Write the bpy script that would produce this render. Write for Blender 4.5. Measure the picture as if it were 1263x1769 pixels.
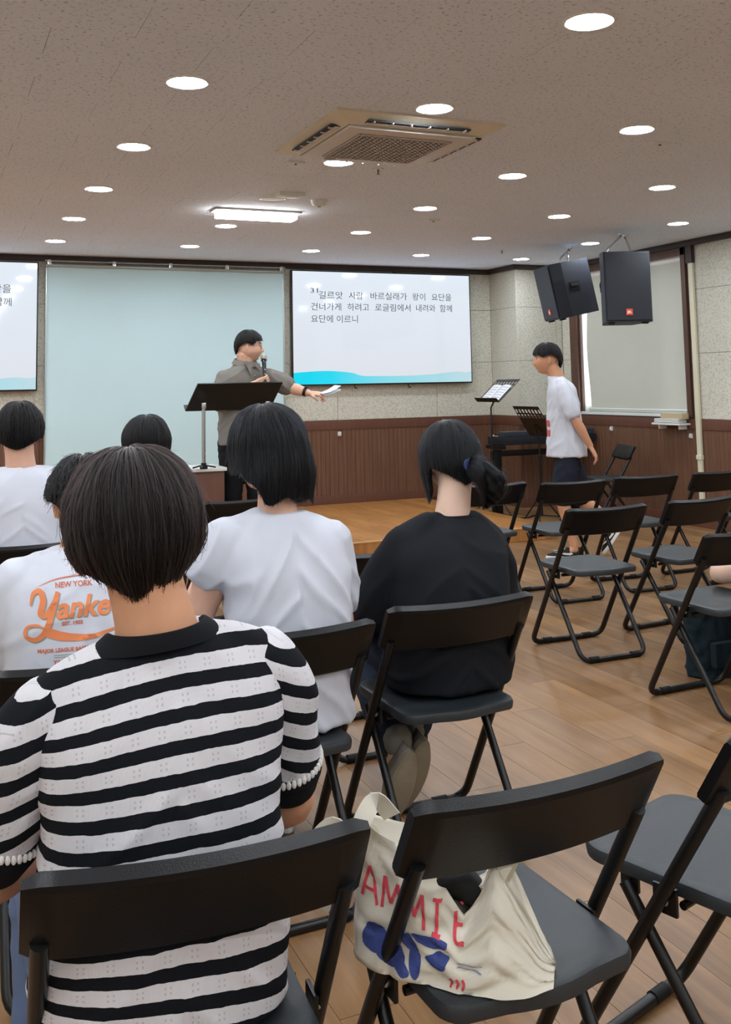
import bpy, bmesh, math, random
import numpy as np
from mathutils import Vector, Matrix, noise
random.seed(7)
rng = np.random.default_rng(7)
S = bpy.context.scene
for o in list(bpy.data.objects):
    bpy.data.objects.remove(o)
COL = S.collection
PI = math.pi

# ------------------------------------------------------------------ camera
cam_data = bpy.data.cameras.new('camera')
cam = bpy.data.objects.new('camera', cam_data)
COL.objects.link(cam)
S.camera = cam
YAW, PITCH, ROLL, FOC = .4118, .0965, -.0186, 1726.18
fwd = Vector((math.sin(YAW)*math.cos(PITCH), math.cos(YAW)*math.cos(PITCH), math.sin(PITCH)))
rt = Vector((math.cos(YAW), -math.sin(YAW), 0))
up = rt.cross(fwd)
r_ = rt*math.cos(ROLL) + up*math.sin(ROLL)
u_ = up*math.cos(ROLL) - rt*math.sin(ROLL)
cam.matrix_world = Matrix(((r_.x, u_.x, -fwd.x, 0), (r_.y, u_.y, -fwd.y, 0), (r_.z, u_.z, -fwd.z, 1.36), (0, 0, 0, 1)))
cam_data.sensor_fit = 'VERTICAL'
cam_data.sensor_height = 36
cam_data.lens = FOC*36/1769
cam_data.shift_y = -(884.5-497.8)/1769
cam_data.clip_start = .05

# ------------------------------------------------------------------ world, exposure
W = bpy.data.worlds.new('world')
S.world = W
W.use_nodes = True
W.node_tree.nodes['Background'].inputs[0].default_value = (.86, .93, 1, 1)
W.node_tree.nodes['Background'].inputs[1].default_value = 6.0
S.view_settings.view_transform = 'Standard'
S.view_settings.look = 'None'
S.view_settings.exposure = 0.0
S.view_settings.gamma = 1
S.view_settings.use_curve_mapping = False
LAMP = 112.0          # radiance of a downlight diffuser
LAMP_COL = (.93, 1.0, 1.08)

# ------------------------------------------------------------------ materials
def lin(c):
    return tuple(((v/255)/12.92 if v/255 <= .04045 else ((v/255+.055)/1.055)**2.4) for v in c)

class NT:
    def __init__(s, name):
        s.m = bpy.data.materials.new(name); s.m.use_nodes = True
        s.t = s.m.node_tree; s.b = s.t.nodes['Principled BSDF']
    def n(s, kind, **kw):
        q = s.t.nodes.new(kind)
        for k, v in kw.items():
            if k.startswith('i_'):
                q.inputs[int(k[2:]) if k[2:].isdigit() else k[2:]].default_value = v
            else:
                setattr(q, k, v)
        return q
    def l(s, a, b): s.t.links.new(a, b)

def mat(name, col, rough=.5, metal=0, spec=.5, var=0, vscale=8, bump=0, bscale=60, coat=0, sss=0, sheen=0, stretch=None, bdist=.002):
    k = NT(name); b = k.b
    c = lin(col)
    b.inputs['Base Color'].default_value = (*c, 1)
    b.inputs['Roughness'].default_value = rough
    b.inputs['Metallic'].default_value = metal
    b.inputs['Specular IOR Level'].default_value = spec
    b.inputs['Coat Weight'].default_value = coat
    if sss:
        b.inputs['Subsurface Weight'].default_value = sss
        b.inputs['Subsurface Radius'].default_value = (.012, .005, .003)
        b.inputs['Subsurface Scale'].default_value = 1.0
    if sheen: b.inputs['Sheen Weight'].default_value = sheen
    tc = k.n('ShaderNodeTexCoord'); src = tc.outputs['Object']
    if stretch:
        mp = k.n('ShaderNodeMapping'); mp.inputs['Scale'].default_value = stretch
        k.l(src, mp.inputs[0]); src = mp.outputs[0]
    if var:
        nz = k.n('ShaderNodeTexNoise', i_Scale=vscale, i_Detail=4.0)
        k.l(src, nz.inputs['Vector'])
        mx = k.n('ShaderNodeMix', data_type='RGBA')
        mx.inputs[6].default_value = (*[min(1, v*(1-var)) for v in c], 1)
        mx.inputs[7].default_value = (*[min(1, v*(1+var)) for v in c], 1)
        k.l(nz.outputs['Fac'], mx.inputs[0]); k.l(mx.outputs[2], b.inputs['Base Color'])
    if bump:
        nb = k.n('ShaderNodeTexNoise', i_Scale=bscale, i_Detail=3.0)
        k.l(src, nb.inputs['Vector'])
        bp = k.n('ShaderNodeBump', i_Strength=bump, i_Distance=bdist)
        k.l(nb.outputs['Fac'], bp.inputs['Height']); k.l(bp.outputs[0], b.inputs['Normal'])
    return k.m

def emit(name, col, strength):
    k = NT(name)
    k.b.inputs['Base Color'].default_value = (.8, .8, .8, 1)
    k.b.inputs['Emission Color'].default_value = (*col, 1)
    k.b.inputs['Emission Strength'].default_value = strength
    return k.m

# ------------------------------------------------------------------ scene-graph helpers
def tag(o, label=None, cat=None, group=None, kind=None):
    if label: o['label'] = label
    if cat: o['category'] = cat
    if group: o['group'] = group
    if kind: o['kind'] = kind
    return o

def thing(name, label, cat, loc=(0, 0, 0), rz=0, group=None):
    o = bpy.data.objects.new(name, None); COL.objects.link(o)
    o.location = loc; o.rotation_euler = (0, 0, rz); o.empty_display_size = .1
    return tag(o, label, cat, group)

def link(name, mesh, parent=None, material=None):
    o = bpy.data.objects.new(name, mesh); COL.objects.link(o)
    if parent: o.parent = parent
    if material is not None:
        mesh.materials.clear(); mesh.materials.append(material)
    return o

def copy_tree(o, parent=None):
    c = o.copy(); COL.objects.link(c); c.parent = parent
    if parent: c.matrix_parent_inverse = o.matrix_parent_inverse
    for ch in [x for x in o.children]:
        copy_tree(ch, c)
    return c

def round_path(pts, r, n=5):
    pts = [Vector(p) for p in pts]; out = [pts[0]]
    for a, b, c in zip(pts, pts[1:], pts[2:]):
        d1 = (a-b); d2 = (c-b)
        k = min(r, d1.length*.49, d2.length*.49)
        p1 = b + d1.normalized()*k; p2 = b + d2.normalized()*k
        for i in range(n+1):
            t = i/n
            out.append(p1*(1-t)**2 + b*2*t*(1-t) + p2*t*t)
    out.append(pts[-1]); return out

def catmull(pts, n=4):
    P = [np.array(p, float) for p in pts]
    P = [2*P[0]-P[1]] + P + [2*P[-1]-P[-2]]
    out = []
    for i in range(1, len(P)-2):
        for k in range(n):
            t = k/n
            out.append(.5*((2*P[i]) + (-P[i-1]+P[i+1])*t + (2*P[i-1]-5*P[i]+4*P[i+1]-P[i+2])*t*t + (-P[i-1]+3*P[i]-3*P[i+1]+P[i+2])*t**3))
    out.append(P[-2]); return out

class MB:
    """collects shapes into one mesh"""
    def __init__(s): s.v = []; s.f = []; s.uv = None
    def add(s, verts, faces):
        o = len(s.v); s.v += [tuple(v) for v in verts]; s.f += [tuple(i+o for i in f) for f in faces]; return s
    def box(s, c, d, bev=0, rot=None):
        bm = bmesh.new(); bmesh.ops.create_cube(bm, size=1)
        for v in bm.verts: v.co = Vector((v.co.x*d[0], v.co.y*d[1], v.co.z*d[2]))
        if bev:
            bmesh.ops.bevel(bm, geom=bm.edges[:], offset=bev, segments=2, affect='EDGES', profile=.7)
        M = rot if rot is not None else Matrix.Identity(3)
        bm.verts.ensure_lookup_table()
        s.add([M @ v.co + Vector(c) for v in bm.verts], [[v.index for v in f.verts] for f in bm.faces])
        bm.free(); return s
    def box2(s, a, b, bev=0):
        a = Vector(a); b = Vector(b); d = b-a
        return s.box((a+b)/2, [abs(x) for x in d], bev)
    def loft(s, rings, cap=True, close=True):
        n = len(rings[0]); vs = [p for r in rings for p in r]; fs = []
        for i in range(len(rings)-1):
            for j in range(n if close else n-1):
                k = (j+1) % n
                fs.append((i*n+j, i*n+k, (i+1)*n+k, (i+1)*n+j))
        if cap and close:
            fs.append(tuple(range(n-1, -1, -1))); fs.append(tuple((len(rings)-1)*n+j for j in range(n)))
        return s.add(vs, fs)
    def tube(s, pts, r, n=8, cap=True, up0=None):
        """r: number, or list of numbers / (rx, ry) pairs, one per point"""
        P = [Vector(p) for p in pts]; rings = []; N = len(P)
        t0 = (P[1]-P[0]).normalized()
        ref = Vector(up0) if up0 else (Vector((0, 0, 1)) if abs(t0.z) < .9 else Vector((0, 1, 0)))
        nx = t0.cross(ref).normalized()
        for i in range(N):
            t = ((P[min(i+1, N-1)]-P[i]).normalized() + (P[i]-P[max(i-1, 0)]).normalized())
            t = t.normalized() if t.length > 1e-6 else t0
            nx = (nx - t*nx.dot(t)).normalized(); ny = t.cross(nx)
            rr = r[i] if isinstance(r, (list, tuple)) else r
            a, b = rr if isinstance(rr, (list, tuple)) else (rr, rr)
            rings.append([P[i] + nx*(a*math.cos(2*PI*k/n)) + ny*(b*math.sin(2*PI*k/n)) for k in range(n)])
        return s.loft(rings, cap)
    def limb(s, pts, radii, n=14, sub=4, up0=None):
        """smooth tapered closed limb with rounded ends"""
        A = [tuple(p)+tuple(r if isinstance(r, (tuple, list)) else (r, r)) for p, r in zip(pts, radii)]
        Q = catmull(A, sub)
        P = [Vector(q[:3]) for q in Q]; R = [(max(.002, q[3]), max(.002, q[4])) for q in Q]
        d0 = (P[0]-P[1]).normalized(); d1 = (P[-1]-P[-2]).normalized()
        for f, o in ((.6, .5), (.9, .15)):
            pass
        P = [P[0]+d0*min(R[0])*.8, P[0]+d0*min(R[0])*.5] + P + [P[-1]+d1*min(R[-1])*.5, P[-1]+d1*min(R[-1])*.8]
        R = [(R[0][0]*.35, R[0][1]*.35), (R[0][0]*.8, R[0][1]*.8)] + R + [(R[-1][0]*.8, R[-1][1]*.8), (R[-1][0]*.35, R[-1][1]*.35)]
        return s.tube(P, R, n, True, up0)
    def lathe(s, prof, n=24, c=(0, 0, 0), axis='z', cap=True):
        rings = []
        for r, h in prof:
            ring = []
            for k in range(n):
                a = 2*PI*k/n; x, y = r*math.cos(a), r*math.sin(a)
                p = (x, y, h) if axis == 'z' else ((h, x, y) if axis == 'x' else (y, h, x))
                ring.append(Vector(p)+Vector(c))
            rings.append(ring)
        return s.loft(rings, cap)
    def ellipsoid(s, c, r, n=16, m=10, rot=None):
        M = rot if rot is not None else Matrix.Identity(3); rings = []
        for i in range(m+1):
            th = PI*(i+.02)/(m+.04)
            rings.append([Vector(c) + M @ Vector((r[0]*math.sin(th)*math.cos(2*PI*k/n), r[1]*math.sin(th)*math.sin(2*PI*k/n), -r[2]*math.cos(th))) for k in range(n)])
        return s.loft(rings, True)
    def prism(s, outline, h0, h1):
        n = len(outline)
        return s.loft([[Vector((x, y, h0)) for x, y in outline], [Vector((x, y, h1)) for x, y in outline]], True)
    def xf(s, M):
        s.v = [tuple(M @ Vector(v)) for v in s.v]; return s
    def mesh(s, name='mesh', smooth=True, angle=.6):
        me = bpy.data.meshes.new(name); me.from_pydata(s.v, [], s.f)
        bm = bmesh.new(); bm.from_mesh(me)
        bmesh.ops.recalc_face_normals(bm, faces=bm.faces[:])
        bm.to_mesh(me); bm.free()
        if smooth:
            me.polygons.foreach_set('use_smooth', [True]*len(me.polygons))
            me.set_sharp_from_angle(angle=angle)
        me.update(); return me
    def build(s, name, material, parent=None, smooth=True, angle=.6):
        return link(name, s.mesh(name, smooth, angle), parent, material)

def ev_mesh(o):
    dg = bpy.context.evaluated_depsgraph_get(); dg.update()
    return bpy.data.meshes.new_from_object(o.evaluated_get(dg))

def remeshed(mb, voxel, smooth=2, name='mesh', fac=.5):
    """one continuous closed surface around everything in mb"""
    o = link('tmp', mb.mesh('tmp', False)); 
    m = o.modifiers.new('r', 'REMESH'); m.mode = 'VOXEL'; m.voxel_size = voxel; m.use_smooth_shade = True
    if smooth:
        k = o.modifiers.new('s', 'SMOOTH'); k.iterations = smooth; k.factor = fac
    me = ev_mesh(o); me.name = name
    old = o.data; bpy.data.objects.remove(o); bpy.data.meshes.remove(old)
    me.polygons.foreach_set('use_smooth', [True]*len(me.polygons))
    return me

def get_co(me):
    a = np.empty(len(me.vertices)*3, np.float32); me.vertices.foreach_get('co', a); return a.reshape(-1, 3).astype(float)
def set_co(me, a):
    me.vertices.foreach_set('co', a.astype(np.float32).ravel()); me.update()
def get_no(me):
    a = np.empty(len(me.vertices)*3, np.float32); me.vertex_normals.foreach_get('vector', a); return a.reshape(-1, 3).astype(float)

def text_mesh(body, size=1.0, bold=0, shear=0, align='LEFT', depth=0, spacing=1.0, space_word=1.0, res=3):
    c = bpy.data.curves.new('txt', 'FONT'); c.body = body; c.size = size; c.align_x = align; c.offset = bold
    c.shear = shear; c.extrude = depth; c.space_character = spacing; c.space_word = space_word; c.resolution_u = res
    o = bpy.data.objects.new('txt', c); COL.objects.link(o)
    me = ev_mesh(o); bpy.data.objects.remove(o); bpy.data.curves.remove(c)
    return me
def mesh_pf(me):
    return get_co(me), [tuple(p.vertices) for p in me.polygons]
# ================================================================== SETTING
XR, YB, HC = 6.54, 10.02, 2.66          # right wall, back wall, ceiling
XC, YC = 5.945, 9.45                    # corner column
XL, YF = -3.2, -2.6                     # left and rear walls, out of frame
STX, STY, STZ = 5.05, 7.47, .11         # stage right end, front edge, height

# ---- materials of the shell
def wood_mat(name, ca, cb, pw, pl, rough, axis_swap=False, off=.37, groove=False, coat=.0, gs=1.0):
    k = NT(name); b = k.b
    ge = k.n('ShaderNodeNewGeometry'); sp = k.n('ShaderNodeSeparateXYZ'); k.l(ge.outputs['Position'], sp.inputs[0])
    def M(op, a, bb=None):
        q = k.n('ShaderNodeMath', operation=op)
        for i, x in enumerate((a, bb)):
            if x is None: continue
            if isinstance(x, (int, float)): q.inputs[i].default_value = x
            else: k.l(x, q.inputs[i])
        return q.outputs[0]
    X, Y = sp.outputs[0], sp.outputs[1]
    ix = M('FLOOR', M('DIVIDE', X, pw)); iy = M('FLOOR', M('DIVIDE', M('ADD', Y, M('MULTIPLY', ix, off*pl)), pl))
    cb_ = k.n('ShaderNodeCombineXYZ'); k.l(ix, cb_.inputs[0]); k.l(iy, cb_.inputs[1])
    wn = k.n('ShaderNodeTexWhiteNoise', noise_dimensions='2D'); k.l(cb_.outputs[0], wn.inputs['Vector'])
    mp = k.n('ShaderNodeMapping'); mp.inputs['Scale'].default_value = (14*gs, 1.1*gs, 1)
    ad = k.n('ShaderNodeVectorMath', operation='ADD'); k.l(ge.outputs['Position'], ad.inputs[0])
    sc = k.n('ShaderNodeVectorMath', operation='SCALE'); sc.inputs['Scale'].default_value = 7
    k.l(wn.outputs['Color'], sc.inputs[0]); k.l(sc.outputs[0], ad.inputs[1]); k.l(ad.outputs[0], mp.inputs[0])
    nz = k.n('ShaderNodeTexNoise', i_Scale=1.6, i_Detail=6.0, i_Roughness=.62, i_Distortion=.5); k.l(mp.outputs[0], nz.inputs['Vector'])
    fac = M('ADD', M('MULTIPLY', M('SUBTRACT', nz.outputs['Fac'], .5), 1.5), M('ADD', M('MULTIPLY', wn.outputs['Value'], .42), .29))
    mx = k.n('ShaderNodeMix', data_type='RGBA'); k.l(fac, mx.inputs[0])
    mx.inputs[6].default_value = (*lin(ca), 1); mx.inputs[7].default_value = (*lin(cb), 1)
    k.l(mx.outputs[2], b.inputs['Base Color'])
    n2 = k.n('ShaderNodeTexNoise', i_Scale=3.0, i_Detail=2.0); k.l(ge.outputs['Position'], n2.inputs['Vector'])
    k.l(M('ADD', M('MULTIPLY', n2.outputs['Fac'], .22), rough-.11), b.inputs['Roughness'])
    bp = k.n('ShaderNodeBump', i_Strength=.12, i_Distance=.002); k.l(nz.outputs['Fac'], bp.inputs['Height']); k.l(bp.outputs[0], b.inputs['Normal'])
    b.inputs['Coat Weight'].default_value = coat
    return k.m

PW, PL = .14, 1.2
M_floor = wood_mat('vinyl_plank', (108, 78, 48), (164, 125, 86), PW, PL, .36)
M_stage = wood_mat('stage_plank', (150, 98, 48), (196, 138, 78), .12, 1.2, .38)
M_seam = mat('floor_base', (74, 52, 34), .7)

def speckle(name, base, dark, scale, rough, dens=.36, soft=.10, bump=.5, mort=False, stretch=(1, 1, 1)):
    k = NT(name); b = k.b; b.inputs['Roughness'].default_value = rough
    b.inputs['Specular IOR Level'].default_value = .25
    ge = k.n('ShaderNodeNewGeometry'); mp = k.n('ShaderNodeMapping'); mp.inputs['Scale'].default_value = stretch
    k.l(ge.outputs['Position'], mp.inputs[0])
    nz = k.n('ShaderNodeTexNoise', i_Scale=scale, i_Detail=3.0, i_Roughness=.6); k.l(mp.outputs[0], nz.inputs['Vector'])
    cr = k.n('ShaderNodeValToRGB'); cr.color_ramp.elements[0].position = dens-soft; cr.color_ramp.elements[1].position = dens+soft
    cr.color_ramp.elements[0].color = (*lin(dark), 1); cr.color_ramp.elements[1].color = (*lin(base), 1)
    k.l(nz.outputs['Fac'], cr.inputs[0])
    n2 = k.n('ShaderNodeTexNoise', i_Scale=.9, i_Detail=2.0); k.l(ge.outputs['Position'], n2.inputs['Vector'])
    hs = k.n('ShaderNodeHueSaturation'); k.l(cr.outputs[0], hs.inputs['Color'])
    ma = k.n('ShaderNodeMapRange'); ma.inputs['To Min'].default_value = .94; ma.inputs['To Max'].default_value = 1.06
    k.l(n2.outputs['Fac'], ma.inputs[0]); k.l(ma.outputs[0], hs.inputs['Value']); k.l(hs.outputs[0], b.inputs['Base Color'])
    bp = k.n('ShaderNodeBump', i_Strength=bump, i_Distance=.003); k.l(cr.outputs[0], bp.inputs['Height']); k.l(bp.outputs[0], b.inputs['Normal'])
    return k.m
M_ceil = speckle('ceiling_tile', (230, 239, 254), (174, 177, 185), 62, .9, dens=.37, soft=.055, stretch=(1, 1, 1))
M_wall = speckle('wall_board', (216, 214, 200), (176, 174, 160), 75, .85, dens=.42, soft=.12, bump=.4)
M_gap = mat('panel_gap', (120, 116, 102), .9)
M_cgap = mat('ceiling_gap', (112, 100, 94), .9)
M_plain = mat('plain_wall', (200, 196, 182), .85)

def dark_wood(name, ca, cb, rough=.45):
    k = NT(name); b = k.b; b.inputs['Roughness'].default_value = rough
    ge = k.n('ShaderNodeNewGeometry'); mp = k.n('ShaderNodeMapping'); mp.inputs['Scale'].default_value = (22, 22, 1.2)
    k.l(ge.outputs['Position'], mp.inputs[0])
    nz = k.n('ShaderNodeTexNoise', i_Scale=2.2, i_Detail=5.0, i_Roughness=.6); k.l(mp.outputs[0], nz.inputs['Vector'])
    mx = k.n('ShaderNodeMix', data_type='RGBA'); k.l(nz.outputs['Fac'], mx.inputs[0])
    mx.inputs[6].default_value = (*lin(ca), 1); mx.inputs[7].default_value = (*lin(cb), 1); k.l(mx.outputs[2], b.inputs['Base Color'])
    return k.m
M_wain = dark_wood('wainscot_wood', (78, 52, 38), (130, 93, 70))
M_rail = dark_wood('rail_wood', (84, 52, 40), (118, 78, 62))
M_crown = dark_wood('crown_wood', (46, 34, 32), (66, 50, 47), .5)
M_frame = dark_wood('window_wood', (70, 46, 36), (104, 74, 60), .5)

# ---- floor with planks
floor = tag(MB().box2((XL-.2, YF-.2, -.2), (XR+.4, YB+.2, -.012)).build('floor', M_seam), kind='structure')
def to_px(p):
    v = cam.matrix_world.inverted() @ Vector(p)
    return (631.5 + FOC*v.x/-v.z, 497.8 - FOC*v.y/-v.z, -v.z)
def in_view(p, m=60):
    u, v, d = to_px(p)
    return d > .2 and -m < u < 1263+m and -m < v < 1769+m, d
cells = []
for i in range(int(math.floor(XL/PW)), int(XR/PW)+1):
    off = (i*.37*PL) % PL
    j0 = int(math.floor((YF+off)/PL))
    for j in range(j0, j0+13):
        y0, y1 = j*PL-off, (j+1)*PL-off
        y0c, y1c = max(y0, YF), min(y1, YB)
        x0, x1 = max(i*PW, XL), min((i+1)*PW, XR)
        if y1c-y0c < .05 or x1-x0 < .01: continue
        if x1 < STX and y0c > STY+.1: continue
        ok, d = in_view(((x0+x1)/2, (y0c+y1c)/2, 0), 250)
        cells.append((d if ok else 100+d, x0, x1, y0c, y1c))
cells.sort()
GAP = .0007
unit_cache = {}
def unit_box(name, dx, dy, dz, material, bev=0):
    key = (name, round(dx, 3), round(dy, 3), round(dz, 3))
    if key not in unit_cache:
        me = MB().box((0, 0, 0), (dx, dy, dz), bev).mesh(name, False); me.materials.append(material); unit_cache[key] = me
    return unit_cache[key]
rest = MB()
for n, (d, x0, x1, y0, y1) in enumerate(cells):
    lift = random.uniform(-.0004, 0)
    if n < 280 and d < 100:
        o = link('plank', unit_box('plank', x1-x0-2*GAP, y1-y0-2*GAP, .012, M_floor), floor)
        o.location = ((x0+x1)/2, (y0+y1)/2, -.006+lift)
    else:
        rest.box(((x0+x1)/2, (y0+y1)/2, -.006+lift), (x1-x0-2*GAP, y1-y0-2*GAP, .012))
tag(rest.build('plank_field', M_floor, floor, False), kind='stuff')

# ---- stage
stage = MB().box2((XL, STY+.02, .001), (STX-.02, YB, STZ-.012)).build('stage', M_stage, None, False)
tag(stage, 'low tan wooden stage platform in front of the screens', 'stage', kind='structure')
for i in range(int(XL/.12), int(STX/.12)+1):
    x0, x1 = max(XL, i*.12), min(STX, (i+1)*.12)
    if x1-x0 < .02: continue
    ys = sorted({STY, YB, *[STY + ((i*.37) % 1)*1.2 + k*1.2 for k in range(3)]})
    for a, b in zip(ys, ys[1:]):
        if b > YB or b-a < .05: continue
        o = link('plank', unit_box('stage_plank', x1-x0-2*GAP, b-a-2*GAP, .012, M_stage), stage)
        o.location = ((x0+x1)/2, (a+b)/2, STZ-.006)
MB().box2((XL, STY, STZ-.004), (STX, STY+.02, STZ+.003), .002).build('edge_strip', mat('stage_nosing', (214, 172, 116), .4), stage)
MB().box2((XL, STY+.004, .002), (STX, STY+.02, STZ-.006)).build('riser_board', M_stage, stage, False)

# ---- ceiling with tiles (0.6 x 0.304 m, running bond)
ceiling = tag(MB().box2((XL-.2, YF-.2, HC+.012), (XR+.4, YB+.2, HC+.2)).build('ceiling', M_cgap), kind='structure')
TX, TY = .6, .3045
tc_ = []
AC = (1.73, 2.645, 4.23, 5.19)
for j in range(-22, 24):
    y0 = 3.64 + j*TY; y1 = y0+TY
    if y1 < YF or y0 > YB: continue
    for i in range(-8, 12):
        x0 = .375 + (i + (.5 if j % 2 else 0))*TX; x1 = x0+TX
        if x1 < XL or x0 > XR: continue
        a, b, c, d = max(x0, XL), min(x1, XR), max(y0, YF), min(y1, YB)
        if b-a < .01 or d-c < .01: continue
        ok, dist = in_view(((a+b)/2, (c+d)/2, HC), 150)
        tc_.append((dist if ok else 100+dist, a, b, c, d))
tc_.sort(); rest = MB()
for n, (dist, a, b, c, d) in enumerate(tc_):
    lift = random.uniform(0, .0008)
    if n < 290 and dist < 100:
        o = link('ceiling_tile', unit_box('ceiling_tile', b-a-.002, d-c-.0008, .012, M_ceil), ceiling)
        o.location = ((a+b)/2, (c+d)/2, HC+.006+lift)
    else:
        rest.box(((a+b)/2, (c+d)/2, HC+.006+lift), (b-a-.002, d-c-.0008, .012))
tag(rest.build('tile_field', M_ceil, ceiling, False), kind='stuff')

# ---- walls
T = .16
WZ = .99          # top of wainscot
wall_back = tag(MB().box2((XL, YB, 0), (XR+T, YB+T, HC)).build('wall_back', M_gap, None, False), kind='structure')
wall_column = tag(MB().box2((XC+.012, YC+.012, 0), (XR+.1, YB-.001, HC)).build('wall_column', M_gap, None, False), kind='structure')
WY0, WY1, WZ0, WZ1 = 7.44, 9.16, 1.03, 2.54        # window opening in the right wall
wr = MB()
wr.box2((XR+.012, YF, 0), (XR+T, WY0, HC)); wr.box2((XR+.012, WY1, 0), (XR+T, YC+.012, HC))
wr.box2((XR+.012, WY0, 0), (XR+T, WY1, WZ0)); wr.box2((XR+.012, WY0, WZ1), (XR+T, WY1, HC))
wall_right = tag(wr.build('wall_right', M_gap, None, False), kind='structure')
tag(MB().box2((XL-T, YF, 0), (XL, YB, HC)).build('wall_left', M_plain, None, False), kind='structure')
tag(MB().box2((XL-T, YF-T, 0), (XR+T, YF, HC)).build('wall_front', M_plain, None, False), kind='structure')

def panel(parent, a, b, name='wall_panel', m=None):
    c = [(p+q)/2 for p, q in zip(a, b)]; d = [abs(q-p) for p, q in zip(a, b)]
    o = link(name, unit_box(name, *d, m or M_wall, .0015), parent); o.location = c
ZR = [WZ, 1.595, 2.19, 2.62]
g = .002
for z0, z1 in zip(ZR, ZR[1:]):
    xs = [XL, -2.0, -.8, .4, 1.62, 2.82, 4.02, 5.22, XC]
    for x0, x1 in zip(xs, xs[1:]):
        panel(wall_back, (x0+g, YB-.012, z0+g), (x1-g, YB, z1-g))
    panel(wall_column, (XC, YC+.012+g, z0+g), (XC+.012, YB-.013, z1-g))
    for x0, x1 in ((XC+.001, 6.464), (6.464, XR-.002)):
        panel(wall_column, (x0+g, YC, z0+g), (x1-g, YC+.012, z1-g))
    ys = [7.29, 6.09, 4.89, 3.69, 2.49]
    for y1, y0 in zip(ys, ys[1:]):
        panel(wall_right, (XR, y0+g, z0+g), (XR+.012, y1-g, z1-g))
    panel(wall_right, (XR, WY1+.13, z0+g), (XR+.012, YC-.002, z1-g))

# wainscot of grooved boards
def board_mesh(w, h):
    prof = []                      # plan profile with two shallow beads
    t = .012
    prof = [(0, 0), (0, t-.003), (.003, t)]
    for c in (w*.5,):
        prof += [(c-.005, t), (c-.002, t-.004), (c+.002, t-.004), (c+.005, t)]
    prof += [(w-.003, t), (w, t-.003), (w, 0)]
    me = MB().prism(prof, 0, h).mesh('wainscot_board', False); me.materials.append(M_wain); return me
BW = .1
bm_full = board_mesh(BW-.002, .79)
def boards(parent, x0, y0, x1, y1, rot, z=.1):
    L = math.hypot(x1-x0, y1-y0); n = int(L/BW)
    for i in range(n):
        t = (i*BW+.001 + (L-n*BW)/2)/L
        o = link('wainscot_board', bm_full, parent)
        o.location = (x0+(x1-x0)*t, y0+(y1-y0)*t, z); o.rotation_euler = (0, 0, rot)
boards(wall_back, XC-.002, YB, -.4, YB, PI, .1)            # faces -Y
boards(wall_column, XC+.012, YC+.01, XC+.012, YB-.012, PI/2, .1)
boards(wall_column, XR-.005, YC+.012, XC+.01, YC+.012, PI, .1)
boards(wall_right, XR+.012, 4.2, XR+.012, YC-.01, PI/2, .1)

for pa, a, b in ((wall_back, (XL, YB-.003, 0), (XC, YB, .9)), (wall_column, (XC+.008, YC+.012, 0), (XC+.0119, YB-.002, .9)),
                 (wall_column, (XC+.012, YC+.008, 0), (XR-.002, YC+.0119, .9)), (wall_right, (XR+.009, YF, 0), (XR+.0119, YC, .9))):
    MB().box2(a, b).build('backing_board', M_rail, pa, False)
def trim(n, name, a, b, m, bev=.003):
    return tag(MB().box2(a, b, bev).build(name, m), kind='structure')
trim(1, 'trim_1', (XL, YB-.02, .89), (XC, YB, WZ), M_rail)
trim(2, 'trim_2', (XC-.008, YC+.002, .89), (XC+.012, YB-.022, WZ), M_rail)
trim(3, 'trim_3', (XC-.008, YC-.008, .89), (XR-.009, YC+.012, WZ), M_rail)
trim(4, 'trim_4', (XR-.008, YF, .89), (XR+.012, YC-.009, WZ), M_rail)
trim(5, 'trim_5', (XL, YB-.05, HC-.055), (XC-.048, YB, HC-.001), M_crown)
trim(6, 'trim_6', (XC-.048, YC-.038, HC-.055), (XC+.012, YB-.001, HC-.001), M_crown)
trim(7, 'trim_7', (XC+.013, YC-.038, HC-.055), (XR-.04, YC+.012, HC-.001), M_crown)
trim(8, 'trim_8', (XR-.038, YF, HC-.055), (XR+.012, YC-.039, HC-.001), M_crown)
tag(MB().box2((1.0, YB-.022, STZ), (XC-.01, YB, .2), .002).build('baseboard_back', M_rail), kind='structure')
tag(MB().box2((XC-.01, YC-.01, 0), (XR-.011, YC+.012, .1), .002).build('baseboard_column', M_rail), kind='structure')
tag(MB().box2((XC-.01, YC+.013, 0), (XC+.012, YB-.023, .1), .002).build('baseboard_corner', M_rail), kind='structure')
tag(MB().box2((XR-.01, YF, 0), (XR+.012, YC-.011, .1), .002).build('baseboard_right', M_rail), kind='structure')
# pale corner bead on the column
trim(9, 'trim_9', (XC-.003, YC-.003, WZ+.002), (XC+.006, YC+.006, HC-.056), mat('corner_bead', (214, 212, 198), .6), .001)

# ---- window in the right wall, with roller blind
M_white = mat('white_plastic', (226, 228, 226), .45)
M_cream = mat('cream_plastic', (222, 217, 190), .5)
M_blind = mat('blind_fabric', (203, 205, 192), .8, var=.03, vscale=40, bump=.15, bscale=500)
win = thing('window_1', 'brown framed window on the right wall behind a drawn pale roller blind', 'window', (XR, 8.3, WZ0))
win['kind'] = 'structure'
def wb(name, a, b, m, bev=.004):
    mb = MB().box2([p-q for p, q in zip(a, (XR, 8.3, WZ0))], [p-q for p, q in zip(b, (XR, 8.3, WZ0))], bev)
    return mb.build(name, m, win)
wb('casing', (XR-.02, WY1-.01, WZ0-.03), (XR+.012, WY1+.12, HC-.056), M_frame)
wb('casing', (XR-.02, WY0-.05, WZ0-.03), (XR+.012, WY0+.01, HC-.056), M_frame)
wb('head_casing', (XR-.02, WY0-.05, WZ1-.01), (XR+.012, WY1+.12, HC-.056), M_frame)
wb('jamb', (XR+.012, WY1-.03, WZ0), (XR+.045, WY1-.001, WZ1), M_frame, .002)
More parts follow.
